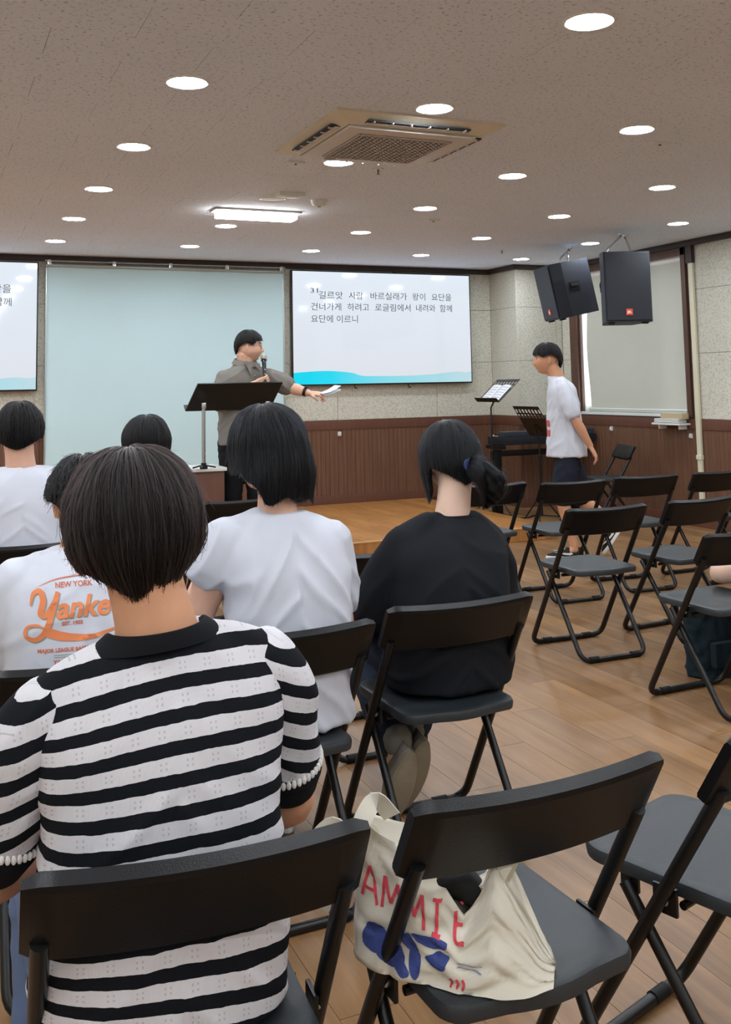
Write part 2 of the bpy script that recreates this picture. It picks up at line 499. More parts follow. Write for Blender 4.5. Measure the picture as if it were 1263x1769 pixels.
wb('lining', (XR+.046, WY1-.03, WZ0), (XR+.15, WY1-.001, WZ1), M_white, .002)
wb('jamb', (XR+.012, WY0+.001, WZ0), (XR+.15, WY0+.02, WZ1), M_frame, .002)
wb('sill', (XR-.015, WY0, WZ0-.03), (XR+.15, WY1-.03, WZ0-.001), M_white)
wb('sash_bar', (XR+.10, WY0+.021, WZ0), (XR+.14, WY1-.031, WZ0+.05), M_white, .003)
wb('sash_bar', (XR+.10, 8.28, WZ0+.05), (XR+.14, 8.33, WZ1-.05), M_white, .003)
wb('sash_bar', (XR+.10, WY0+.021, WZ1-.05), (XR+.14, WY1-.031, WZ1-.001), M_white, .003)
gl = NT('glass'); gl.b.inputs['Transmission Weight'].default_value = 1; gl.b.inputs['Roughness'].default_value = .02; gl.b.inputs['IOR'].default_value = 1.02
wb('pane', (XR+.118, WY0+.021, WZ0+.05), (XR+.122, 8.28, WZ1-.05), gl.m, 0)
wb('pane', (XR+.118, 8.33, WZ0+.05), (XR+.122, WY1-.031, WZ1-.05), gl.m, 0)

bl = thing('roller_blind', 'pale beige roller blind drawn down over the window behind the hanging loudspeakers', 'blind', (XR+.05, 8.3, WZ1))
mb = MB(); rows = 24; cols = 3
y_l = lambda t: (WY1-.10) - .018*math.sin(t*7.5+.5) - .025*(t > .55)*(t-.55)/.45      # wavering far edge
rings = []
for k in range(rows+1):
    t = k/rows; z = -.05-(WZ1-WZ0-.085)*t
    rings.append([Vector((.0, WY0+.025-8.3, z)), Vector((.006*math.sin(t*5), 8.2-8.3, z)), Vector((.008*math.sin(t*4), y_l(t)-8.3, z)),
                  Vector((.002+.008*math.sin(t*4), y_l(t)-8.3, z)), Vector((.002+.006*math.sin(t*5), 8.2-8.3, z)), Vector((.002, WY0+.025-8.3, z))])
mb.loft(rings).build('fabric', M_blind, bl)
MB().tube([(0, WY0+.022-8.3, -WZ1+WZ0+.03), (0, WY1-.1-8.3, -WZ1+WZ0+.03)], .011, 10).build('bottom_bar', M_white, bl)
MB().tube([(.01, WY0+.022-8.3, -.035), (.01, WY1-.06-8.3, -.035)], .026, 14).build('roller', mat('roller_white', (250, 250, 248), .4), bl)
MB().box2((-.04, WY0+.012-8.3, -.012), (.04, WY1-.04-8.3, -.002), .002).build('head_rail', M_white, bl)

# cream cable duct beside the window
duct = thing('cable_duct', 'tall cream cable duct running down the wall right of the window', 'duct', (XR-.02, 7.305, 0))
MB().box2((-.012, -.028, .1), (.012, .028, 2.55), .003).build('cover', M_cream, duct)
MB().box2((-.02, -.034, .62), (.012, .034, .66), .002).build('clip', M_cream, duct)
tr = MB().box2((XR-.042, 7.27, 2.44), (XR+.0, 7.35, 2.604), .003).build('trim_10', M_crown); tag(tr, kind='structure')
# ================================================================== FITTINGS
M_lampring = mat('lamp_ring', (232, 232, 230), .4)
M_diff = emit('lamp_diffuser', LAMP_COL, LAMP)
ring_me = MB().lathe([(.078, .004), (.078, -.004), (.088, -.008), (.094, -.004), (.095, .0), (.095, .004)], 28).mesh('trim_ring')
ring_me.materials.append(M_lampring)
diff_me = MB().lathe([(.001, -.0065), (.05, -.0065), (.0775, -.005), (.0775, .002), (.001, .002)], 28).mesh('diffuser'); diff_me.materials.append(M_diff)
offd_me = diff_me.copy(); offd_me.materials[0] = mat('lamp_off', (206, 206, 202), .5)
LX0, LY0, LSX, LSY = .981, 2.888, 1.185, 1.216
ROWN = {5: 'row nearest the back wall', 4: 'second row from the back wall', 3: 'third row from the back wall', 2: 'row behind the vent',
        1: 'row before the vent', 0: 'row nearest the viewer'}
NTH = ['leftmost', 'second from the left', 'third from the left', 'fourth from the left', 'fifth from the left']
vis = {5: [0, 1, 2, 3, 4], 4: [0, 1, 2, 3, 4], 3: [0, 1, 2, 3, 4], 2: [0, 1, 2, 3], 1: [0, 1, 2], 0: [1]}
for i in range(-3, 5):
    for j in range(-4, 6):
        p = (LX0+i*LSX, LY0+j*LSY, HC)
        if p[1] < YF+.2: continue
        if i in vis.get(j, []):
            k = vis[j].index(i)
            if (i, j) == (1, 3): lab = 'unlit round ceiling fitting beside the bright square-ended batten light'
            elif j == 0: lab = 'large bright round downlight at the top right of the ceiling, nearest the viewer'
            else: lab = 'lit round downlight, %s in the %s' % (NTH[k], ROWN[j])
            t = thing('downlight', lab, 'ceiling light', p, 0, 'round downlights in the ceiling')
        else:
            t = thing('downlight', 'lit round downlight in the ceiling beyond the edge of the view', 'ceiling light', p, 0, 'downlights beyond the edge of the view')
        link('trim_ring', ring_me, t)
        link('diffuser', offd_me if (i, j) == (1, 3) else diff_me, t)

# linear batten light
t = thing('batten_light', 'bright white linear batten light on the ceiling above the stage front', 'ceiling light', (2.2, 7.04, HC))
M_batten = emit('batten_diffuser', (1, 1, .97), 17)
MB().box2((-.33, -.09, -.016), (.33, .09, 0), .003).build('base_plate', mat('batten_base', (170, 166, 160), .5), t)
MB().box2((-.3, -.075, -.062), (.3, .075, -.0165), .015).build('diffuser', M_batten, t)

# ceiling cassette air conditioner
M_ac = mat('ac_cream', (226, 217, 196), .5); M_acw = mat('ac_white', (214, 208, 202), .5); M_acd = mat('ac_dark', (40, 46, 56), .6)
ax0, ax1, ay0, ay1 = AC; cx, cy = (ax0+ax1)/2, (ay0+ay1)/2
t = thing('air_conditioner', 'square cream ceiling cassette air conditioner with a perforated grille', 'air conditioner', (cx, cy, HC))
hw, hh = (ax1-ax0)/2, (ay1-ay0)/2
# outer flange as four mitred sides
def flange(sx, sy, along):
    pass
fl = MB()
o_, i_, m_ = .46, .355, .41
for k in range(4):
    R = Matrix.Rotation(k*PI/2, 3, 'Z')
    vs = [(-o_, -o_, -.012), (o_, -o_, -.012), (i_, -i_, -.045), (-i_, -i_, -.045), (-o_, -o_, 0), (o_, -o_, 0), (i_, -i_, 0), (-i_, -i_, 0)]
    fl.add([R @ Vector(v) for v in vs], [(0, 1, 2, 3), (0, 4, 5, 1), (3, 2, 6, 7), (4, 7, 6, 5)])
fo = fl.build('flange', M_ac, t, False)
MB().box((0, 0, -.05), (.70, .70, .022), .01).build('grille_frame', M_acw, t)
# perforated return grille: thin bars crossing over a dark back plate
gr = MB(); gs = .25
for k in range(17):
    p = -gs + 2*gs*k/16
    gr.box((p, 0, -.064), (.018, 2*gs, .006)); gr.box((0, p, -.064), (2*gs, .018, .006))
tag(gr.build('grille_bars', mat('grille_bar', (196, 186, 180), .5), t, False), kind='stuff')
MB().box((0, 0, -.061), (2*gs+.02, 2*gs+.02, .003)).build('filter', mat('ac_filter', (96, 88, 84), .8), t)
for k in range(4):
    R = Matrix.Rotation(k*PI/2, 3, 'Z')
    f = MB().box((0, -.395, -.0365), (.56, .058, .008), .002, None).xf(R.to_4x4()).build('outlet_slot', M_acd, t)
    MB().xf(R.to_4x4()).box(R @ Vector((0, -.388, -.0435)), (.56, .022, .005) if k % 2 == 0 else (.022, .56, .005), .002, None).build('louver', M_acw, f)
    for q in range(6):
        MB().box(R @ Vector((-.25+.1*q, -.402, -.042)), (.006, .044, .01) if k % 2 == 0 else (.044, .006, .01)).build('vane', M_acw, f, False)
MB().box((-.2, .30, -.063), (.06, .035, .003)).build('sensor', mat('ac_sensor', (170, 160, 152), .5), t)

# small ceiling fittings
t = thing('smoke_detector', 'small white dome smoke detector right of the unlit round fitting', 'detector', (2.49, 6.49, HC))
MB().lathe([(.001, -.045), (.035, -.043), (.05, -.03), (.055, -.012), (.058, 0), (.001, 0)], 20).build('housing', M_white, t)
MB().lathe([(.012, -.05), (.014, -.044), (.001, -.044)], 10).build('lens', mat('grey_lens', (150, 150, 150), .4), t)
t = thing('access_box', 'small flat white box on the ceiling behind the unlit round fitting', 'box', (2.215, 6.315, HC))
MB().box2((-.09, -.05, -.025), (.09, .05, 0), .004).build('housing', M_white, t); MB().box2((-.05, -.02, -.028), (.05, .02, -.0245), .001).build('cover', M_lampring, t)
spr = [((2.465, 5.42), 'brass sprinkler head on the ceiling just behind the air conditioner'), ((3.664, 4.30), 'white tab on the ceiling behind the right-hand downlights'),
       ((3.66, 7.0), 'white sprinkler cover behind the central downlight'), ((5.16, 8.43), 'tiny dark sprinkler near the corner loudspeaker'), ((1.93, 5.40), 'white strip bracket on the ceiling behind the left vent corner')]
M_brass = mat('dull_metal', (120, 110, 98), .4, .8)
for (x, y), lab in spr:
    if 'tab' in lab or 'cover' in lab or 'strip' in lab:
        t = thing('ceiling_bracket', lab, 'bracket', (x, y, HC))
        MB().box2((-.05, -.02, -.012), (.05, .02, 0), .003).build('plate', M_white, t); MB().lathe([(.008, -.018), (.008, -.011), (.001, -.011)], 8).build('screw', M_brass, t)
    else:
        t = thing('sprinkler', lab, 'sprinkler', (x, y, HC))
        MB().lathe([(.001, -.004), (.03, -.004), (.032, 0), (.001, 0)], 16).build('rose', M_lampring, t)
        MB().lathe([(.001, -.035), (.012, -.034), (.005, -.03), (.006, -.004), (.001, -.004)], 10).build('head', M_brass, t)

# ---- screens
def screen_mat(name):
    k = NT(name); b = k.b
    b.inputs['Base Color'].default_value = (.01, .01, .012, 1); b.inputs['Roughness'].default_value = .07
    tc = k.n('ShaderNodeTexCoord'); sp = k.n('ShaderNodeSeparateXYZ'); k.l(tc.outputs['Object'], sp.inputs[0])
    def Mth(op, a, c=None):
        q = k.n('ShaderNodeMath', operation=op)
        for i, x in enumerate((a, c)):
            if x is None: continue
            if isinstance(x, (int, float)): q.inputs[i].default_value = x
            else: k.l(x, q.inputs[i])
        return q.outputs[0]
    mr = k.n('ShaderNodeMapRange'); k.l(sp.outputs[2], mr.inputs[0]); mr.inputs[1].default_value = 0; mr.inputs[2].default_value = 1.22
    mx = k.n('ShaderNodeMix', data_type='RGBA'); k.l(mr.outputs[0], mx.inputs[0])
    mx.inputs[6].default_value = (*lin((219, 223, 232)), 1); mx.inputs[7].default_value = (*lin((226, 236, 246)), 1)
    # displayed slide: flat picture with a wave of colour along the bottom
    wave = k.n('ShaderNodeFloatCurve'); cv = wave.mapping.curves[0]
    for i, (x, y) in enumerate(((0, .115), (.27, .116), (.31, .11), (.36, .085), (.45, .078), (.75, .085), (.9, .108), (1, .115))):
        if i == 0: cv.points[0].location = (x, y)
        elif i == 7: cv.points[1].location = (x, y)
        else: cv.points.new(x, y)
    wave.mapping.update()
    ux = Mth('ADD', Mth('DIVIDE', sp.outputs[0], 2.13), .5)
    k.l(ux, wave.inputs['Value'])
    isw = Mth('LESS_THAN', Mth('DIVIDE', sp.outputs[2], 1.2), wave.outputs[0])
    wc = k.n('ShaderNodeValToRGB'); wc.color_ramp.elements[0].position = .2; wc.color_ramp.elements[1].position = 1
    wc.color_ramp.elements[0].color = (*lin((0, 214, 240)), 1); wc.color_ramp.elements[1].color = (*lin((188, 217, 226)), 1)
    e = wc.color_ramp.elements.new(.5); e.color = (*lin((130, 216, 230)), 1)
    k.l(ux, wc.inputs[0])
    m2 = k.n('ShaderNodeMix', data_type='RGBA'); k.l(isw, m2.inputs[0]); k.l(mx.outputs[2], m2.inputs[6]); k.l(wc.outputs[0], m2.inputs[7])
    k.l(m2.outputs[2], b.inputs['Emission Color']); b.inputs['Emission Strength'].default_value = 1.0
    return k.m
M_screen = screen_mat('screen_slide'); M_tvb = mat('tv_bezel', (24, 25, 28), .35)
M_ink = mat('slide_ink', (84, 86, 96), .5)
def tv(x0, lab):
    t = thing('wall_screen', lab, 'screen', (x0+1.075, 9.99, 1.36), 0, 'large screens on the back wall')
    MB().box2((-1.075, -.075, 0), (1.075, -.03, 1.226), .006).build('bezel', M_tvb, t)
    MB().box2((-1.062, -.0775, .016), (1.062, -.0755, 1.213)).build('display', M_screen, t, False)
    lines = ['31', '길르앗', '사람', '바르실래가', '왕이', '요단을']
    fs = .098
    def put(txt, x, y, size, width=None):
        me = text_mesh(txt, size, res=2)
        c = get_co(me); w_ = c[:, 0].max()-c[:, 0].min()
        if width: c[:, 0] *= width/w_
        c2 = np.stack([c[:, 0]+x, np.full(len(c), -.0782), c[:, 1]+y], 1); set_co(me, c2)
        me.materials.append(M_ink); o = link('slide_text', me, t); return o
    # three justified lines; x positions measured along the screen
    for txt, x, w_, y, sz in (('31', -.87, .085, .985, .075), ('길르앗', -.775, .275, .93, .09), ('사람', -.425, .165, .93, .09), ('바르실래가', -.175, .44, .93, .09), ('왕이', .335, .16, .93, .09), ('요단을', .575, .25, .93, .09),
                       ('건너가게', -.865, .345, .805, .09), ('하려고', -.445, .255, .805, .09), ('로글림에서', -.12, .43, .805, .09), ('내려와', .375, .24, .805, .09), ('함께', .675, .155, .805, .09),
                       ('요단에', -.865, .25, .675, .09), ('이르니', -.575, .245, .675, .09)):
        put(txt, x, y, sz, w_)
    for x in (-.36, .28):
        MB().tube(round_path([(x, -.05, 0), (x, -.05, -.03), (x+.03, -.05, -.035)], .01, 3), .006, 6).build('cable', M_tvb, t)
    MB().box2((.12, -.06, 1.2265), (.16, -.035, 1.25), .003).build('bracket', M_tvb, t)
    return t
tv(3.479, 'large wall screen right of the teal backdrop, whole slide of text in view')
tv(-1.216, 'large wall screen at the left edge of the picture, cut off by the frame')

# ---- teal backdrop hung on a chrome rail, with white sill cabinet below
M_teal = mat('teal_fabric', (198, 226, 231), .75, var=.025, vscale=3, bump=.1, bscale=400)
M_chrome = mat('chrome', (200, 204, 206), .2, .9); M_alu = mat('aluminium', (176, 184, 184), .35, .6)
t = thing('backdrop_screen', 'pale teal roll-down backdrop on a chrome rail between the two screens', 'backdrop', (2.2, 9.93, .3))
rings = []
for k in range(13):
    z = .28+(2.54-.3-.28)*k/12+.0
    rings.append([Vector((-1.19+2.38*q/16, .006*math.sin(q*1.7+k*.25), z)) for q in range(17)] + [Vector((1.19-2.38*q/16, .004+.006*math.sin((16-q)*1.7+k*.25), z)) for q in range(17)])
MB().loft(rings).build('fabric', M_teal, t)
MB().box2((-1.195, -.012, .255), (1.195, .012, .285), .004).build('bottom_bar', M_alu, t)
MB().box2((1.185, -.01, .28), (1.2, .012, 2.24), .003).build('side_trim', M_alu, t)
MB().box2((-1.2, -.01, .28), (-1.185, .012, 2.24), .003).build('side_trim', M_alu, t)
MB().tube([(-1.2, 0, 2.258), (1.2, 0, 2.258)], .018, 12).build('roller', M_alu, t)
MB().tube([(-1.21, -.01, 2.3), (1.21, -.01, 2.3)], .008, 10).build('rail', M_chrome, t)
for x in (-1.17, -.56, 0, .58, 1.17):
    c = MB().box2((x-.018, -.025, 2.262), (x+.018, .05, 2.312), .004).build('clip', M_chrome, t)
    MB().lathe([(.001, -.032), (.01, -.03), (.01, -.026), (.001, -.026)], 10, (x, 0, 2.288), 'y').build('screw', M_white, c)

# ---- low cabinet with white top
cab = thing('low_cabinet', 'low brown wooden cabinet with a thin white top beside the speaker', 'cabinet', (1.82, 7.72, STZ))
MB().box2((-.28, -.17, 0), (.27, .2, .615), .004).build('body', M_wain, cab)
MB().box2((-.295, -.19, .616), (.285, .21, .642), .004).build('top', M_white, cab)
MB().box2((-.27, -.178, .04), (-.01, -.171, .6), .003).build('door', M_rail, cab); MB().box2((.005, -.178, .04), (.262, -.171, .6), .003).build('door', M_rail, cab)

# ---- lectern: wide black desk on two chrome posts
M_blk = mat('black_steel', (13, 14, 16), .4, spec=.4); M_blkm = mat('black_matt', (14, 15, 17), .6, spec=.3)
lec = thing('lectern', 'wide black lectern desk on chrome posts in front of the speaker', 'lectern', (2.16, 7.46, STZ))
D = .27
Rm = Matrix.Rotation(-math.radians(38), 3, 'X')
deskM = Matrix.Rotation(math.radians(-52), 3, 'X')
def desk_pt(x, s, n):       # s up the slope (towards the speaker's far side), n off the face
    a = math.radians(57)
    return Vector((x, .10-s*math.cos(a), 1.075+s*math.sin(a))) + Vector((0, math.sin(a), math.cos(a)))*n
mbk = MB()
out = [(-.37, 0), (.305, 0), (.365, .245), (-.305, .245)]
lo = [desk_pt(x, s, 0) for x, s in out]; hi = [desk_pt(x, s, .012) for x, s in out]
mbk.loft([lo, hi]).build('desk', M_blk, lec, False)
mbk = MB().loft([[desk_pt(-.37, .0, .07), desk_pt(.305, .0, .07), desk_pt(.305, .012, .07), desk_pt(-.37, .012, .07)],
                 [desk_pt(-.37, .0, .012), desk_pt(.305, .0, .012), desk_pt(.305, .012, .012), desk_pt(-.37, .012, .012)]]).build('ledge', M_blk, lec, False)
MB().tube([(-.255, -.0, .668), (-.255, -.0, 1.12)], .014, 12).build('post', M_chrome, lec)
MB().tube([(.25, -.0, .045), (.25, -.0, 1.12)], .014, 12).build('post', M_chrome, lec)
for x in (-.255, .25):
    MB().box((x, .004, 1.115), (.034, .036, .045), .004).build('clamp', M_chrome, lec)
for x, z in ((-.255, .644), (.25, .002)):
    f = MB().lathe([(.001, 0), (.03, 0), (.03, .02), (.02, .03), (.02, .045), (.001, .045)], 14, (x, 0, z)).build('foot', M_blk, lec)
    for a in (.3, 2.4, 4.4):
        dx, dy = math.cos(a), math.sin(a)
        MB().tube([(x+dx*.02, dy*.02, z+.025), (x+dx*.10, dy*.10 if z < .5 else dy*.06, z+.008)], .007, 6).build('foot_arm', M_blk, f)

# ---- two hanging loudspeakers
M_spk = mat('speaker_vinyl', (34, 38, 48), .55, bump=.3, bscale=300); M_grl = mat('speaker_grille', (24, 28, 38), .5, bump=.6, bscale=600)
M_bad = mat('orange_badge', (226, 74, 48), .4); M_wht = mat('white_print', (240, 236, 230), .5)
def speaker(lab, loc, rz, tilt, mount, w=.44, d=.40, h=.66):
    t = thing('loudspeaker', lab, 'speaker', loc, rz)
    R = Matrix.Rotation(tilt, 4, 'X')
    # trapezoid cabinet (front wide, rear narrow); front faces -Y
    pl = [(-w/2, -d/2), (w/2, -d/2), (w/2, -d/2+.12), (w*.33, d/2), (-w*.33, d/2), (-w/2, -d/2+.12)]
    def part(mb, name, m, parent=t, smooth=False):
        mb.xf(R); return mb.build(name, m, parent, smooth)
    part(MB().prism(pl, -h/2, h/2), 'cabinet', M_spk)
    part(MB().box2((-w/2+.012, -d/2-.014, -h/2+.012), (w/2-.012, -d/2-.001, h/2-.012), .006), 'grille', M_grl)
    b = part(MB().box2((-.028, -d/2-.019, -h/2+.055), (.028, -d/2-.0145, -h/2+.11), .004), 'badge', M_bad)
    me = text_mesh('JBL', .03, .0008, align='CENTER'); c = get_co(me)
    c = np.stack([c[:, 0], np.full(len(c), -d/2-.0196), c[:, 1]-h/2+.072], 1); set_co(me, np.array([tuple(R @ Vector(v)) for v in c]))
    me.materials.append(M_wht); link('lettering', me, b)
    for s in (-1, 1):
        # recessed side handle: dark pocket with rim
        n = Vector((s*.997, .07, 0)); base = Vector((s*(w/2-.004), .005, .03))
        ang = math.atan2(.055*w/.44, .28)
        RR = Matrix.Rotation(-s*-math.atan2(w*.17, d-.12), 3, 'Z')
        base = Vector((s*(w/2-w*.17*.32), -d/2+.12+(d-.12)*.32, .02))
        hnd = part(MB().box(base, (.012, .11, .085), .004, RR), 'handle', M_blkm)
        part(MB().box(base+Vector((s*.008, 0, .012)), (.006, .08, .03), .002, RR), 'grip', M_spk, hnd)
    for sx in (-1, 1):
        part(MB().box((sx*w*.36, -d/2+.04, -h/2-.008), (.05, .05, .014), .003), 'foot', M_blkm)
    # bracket and eye bolts up to the ceiling
    Mi = Matrix.Rotation(-rz, 3, 'Z')
    for q, (ox, oy) in enumerate(mount):
        top = Mi @ (Vector((loc[0]+ox, loc[1]+oy, HC))-Vector(loc))
        low = R @ Vector((-.1+.2*q, .03, h/2-.004))
        br = MB().tube(round_path([low, low+Vector((0, 0, .06)), top+Vector((0, 0, -.02)), top], .02, 3), .009, 8).build('hanger', M_chrome, t)
        MB().lathe([(.001, -.012), (.028, -.012), (.03, 0), (.001, 0)], 14, tuple(top)).build('ceiling_plate', M_chrome, br)
    return t
speaker('black loudspeaker hanging upright from the ceiling, front grille facing us, right of the pair', (5.52, 7.06, 2.15), -.40, -.02, [(.1, .1), (.22, .2)], w=.40, h=.605)
SP2 = speaker('tilted black loudspeaker hanging from the ceiling, side handle showing, left of the pair', (5.60, 7.98, 2.235), -1.80, .2, [(.12, .12), (.2, .26)], w=.40, d=.42, h=.52)

# ---- wall-mounted small items
t = thing('small_shelf', 'small white wall shelf under the right end of the window', 'shelf', (XR, 7.62, .93))
MB().box2((-.14, -.2, 0), (-.012, .2, .018), .003).build('board', M_white, t); MB().box2((-.1, -.15, -.04), (-.012, -.13, -.001), .002).build('bracket', M_white, t); MB().box2((-.1, .13, -.04), (-.012, .15, -.001), .002).build('bracket', M_white, t)
t = thing('paper_stack', 'white stack of papers on the small wall shelf', 'papers', (XR-.08, 7.62, .95))
for k in range(3): MB().box((random.uniform(-.004, .004), random.uniform(-.006, .006), .008+k*.013), (.10, .34, .011), .002).build('bundle', M_white, t)
t = thing('cardboard_box', 'small tan cardboard box on the papers under the window', 'box', (XR-.08, 7.56, .989))
MB().box2((-.04, -.15, 0), (.04, .15, .05), .003).build('carton', mat('cardboard', (196, 178, 142), .8), t); MB().box2((-.012, -.152, .0502), (.012, .152, .0512)).build('tape', mat('tape', (210, 196, 160), .4), t)
for (x, y, z, side), lab in (((4.03, YB-.024, .845, 'b'), 'small white wall hook on the wainscot under the right screen'), ((XR-.004, 7.43, .83, 'r'), 'small white wall hook on the wainscot under the wall shelf'), ((XR-.004, 8.62, .86, 'r'), 'round white wall hook above the folding chair by the wall')):
    t = thing('wall_hook', lab, 'hook', (x, y, z))
    if side == 'b':
        MB().box2((-.018, -.012, -.022), (.018, .012, .022), .004).build('plate', M_white, t); MB().tube([(0, -.012, -.005), (0, -.03, -.005)], .005, 8).build('peg', M_white, t)
    else:
        MB().box2((-.012, -.018, -.022), (.012, .018, .022), .004).build('plate', M_white, t); MB().tube([(-.012, 0, -.005), (-.03, 0, -.005)], .005, 8).build('peg', M_white, t)

# ---- music stands
def music_stand(lab, loc, rz, hgt, tilt, paper=False, dw=.48, dh=.33):
    t = thing('music_stand', lab, 'music stand', loc, rz)
    # desk faces -Y in local space, leaning back; perforated rows near the top
    a = tilt
    def P(x, s, n): return Vector((x, s*math.cos(a), hgt+s*math.sin(a))) + Vector((0, -math.sin(a), math.cos(a)))*n
    mb = MB(); nx = 8
    def plate(x0, x1, s0, s1):
        q = [(x0, s0), (x1, s0), (x1, s1), (x0, s1)]
        mb.loft([[P(x, s, 0) for x, s in q], [P(x, s, .003) for x, s in q]])
    rows = [(dh-.035, dh-.075), (dh-.09, dh-.13)]
    plate(-dw/2, dw/2, 0, dh-.13); plate(-dw/2, dw/2, dh-.035, dh); plate(-dw/2, dw/2, dh-.09, dh-.075)
    for s1, s0 in rows:
        for k in range(nx+1):
            x = -dw/2 + dw*k/nx; plate(max(-dw/2, x-.012), min(dw/2, x+.012), s0, s1)
    d = mb.build('desk', M_blk, t, False)
    mb = MB(); q = [(-dw/2, 0), (dw/2, 0), (dw/2, .004), (-dw/2, .004)]
    mb.loft([[P(x, s, 0) for x, s in q], [P(x, s, .055) for x, s in q]]); mb.build('ledge', M_blk, t, False)
    MB().tube([P(0, .14, -.012), Vector((0, .03, hgt-.06)), Vector((0, .03, .62))], .009, 10).build('upper_tube', M_blk, t)
    MB().tube([(0, .03, .66), (0, .03, .12)], .013, 10).build('lower_tube', M_blk, t)
    MB().lathe([(.016, -.02), (.02, -.015), (.02, .015), (.016, .02)], 12, (0, .03, .66)).build('collar', M_blkm, t)
    for k in range(3):
        an = k*2*PI/3+.4; dx, dy = math.cos(an), math.sin(an)
        lg = MB().tube([(0+dx*.012, .03+dy*.012, .30), (dx*.25, .03+dy*.25, .012)], .007, 8).build('leg', M_blk, t)
        MB().ellipsoid((dx*.25, .03+dy*.25, .012), (.012, .012, .012), 8, 6).build('rubber_foot', M_blkm, lg)
    if paper:
        pp = thing('sheet_music', 'white open sheet music resting on the raised black music stand', 'papers', loc, rz)
        for s in (-1, 1):
            rings = []
            for k in range(7):
                x = s*(.005+.19*k/6); bulge = .006+.012*math.sin(PI*k/6)
                rings.append([P(x, .008, bulge), P(x, .235, bulge), P(x, .235, bulge+.0015), P(x, .008, bulge+.0015)])
            pg = MB().loft(rings).build('page', mat('paper', (238, 240, 244), .7), pp)
            for r in range(5):
                MB().loft([[P(s*x, .05+.036*r, .006+.012*math.sin(PI*(x/.19))+.0035), P(s*x, .056+.036*r, .006+.012*math.sin(PI*(x/.19))+.0035)] for x in (.03, .09, .15, .18)], False, False).build('stave', mat('stave_ink', (150, 152, 160), .7), pg, False)
    return t
music_stand('black music stand holding white sheet music in front of the corner column', (5.18, 8.82, 0), -1.62, 1.165, .74, True)
music_stand('black music stand with an empty perforated desk in front of the keyboard', (5.30, 8.05, 0), 1.52, .85, 1.02)

# ---- electronic keyboard on a stand
kb = thing('electronic_keyboard', 'dark electronic keyboard on its stand beside the corner column', 'keyboard', (5.98, 9.0, .72), PI)
MB().box2((-.52, -.16, 0), (.62, .16, .085), .012).build('case', mat('kbd_case', (30, 36, 44), .35), kb)
MB().box2((-.5, .02, .086), (.6, .15, .135), .006).build('control_panel', mat('kbd_panel', (52, 64, 76), .3), kb)
MB().box2((.40, .06, .1355), (.57, .13, .139), .001).build('display', mat('kbd_lcd', (104, 122, 134), .25), kb)
kw = mat('key_white', (226, 226, 220), .3); kbm = mat('key_black', (16, 16, 18), .3)
kws = MB(); kbs = MB()
for k in range(48):
    x = -.485+k*.0224; kws.box((x, -.075, .09), (.0212, .14, .012))
    if k % 7 not in (2, 6): kbs.box((x+.0112, -.045, .1), (.011, .085, .012))
tag(kws.build('white_keys', kw, kb, False), kind='stuff'); tag(kbs.build('black_keys', kbm, kb, False), kind='stuff')
ks = thing('keyboard_stand', 'black steel stand with upright legs under the keyboard', 'stand', (5.88, 9.0, 0))
for x in (-.52, .42):
    MB().box2((x-.05, -.03, .02), (x+.05, .03, .67), .006).build('upright', M_blk, ks)
    MB().box2((x-.035, -.24, 0), (x+.035, .2, .03), .006).build('foot', M_blk, ks)
    MB().box2((x-.03, -.15, .68), (x+.03, .15, .718), .004).build('arm', M_blk, ks)
MB().box2((-.47, -.02, .6), (.37, .02, .66), .005).build('crossbar', M_blk, ks)
MB().box2((-.47, .03, .6), (.37, .05, .645), .004).build('back_panel', M_blk, ks)
t = thing('remote_control', 'small white remote lying on the right end of the keyboard', 'remote', (6.3, 8.93, .8565))
MB().box2((-.07, -.02, 0), (.07, .02, .014), .004).build('shell', M_white, t); MB().box2((-.05, -.012, .0142), (-.02, .012, .016), .001).build('button', M_lampring, t)
cb = thing('floor_cable', 'dark cable looping over the floor under the keyboard', 'cable', (5.6, 8.5, 0))
pts = catmull([(-.3, .45, .008), (-.1, .2, .008), (.1, .3, .008), (.25, .05, .008), (.1, -.12, .008), (.3, -.2, .008), (.6, -.05, .008)], 6)
MB().tube(pts, .006, 6).build('lead', M_blkm, cb); MB().box((.62, -.045, .012), (.05, .03, .02), .004).build('plug', M_blkm, cb)

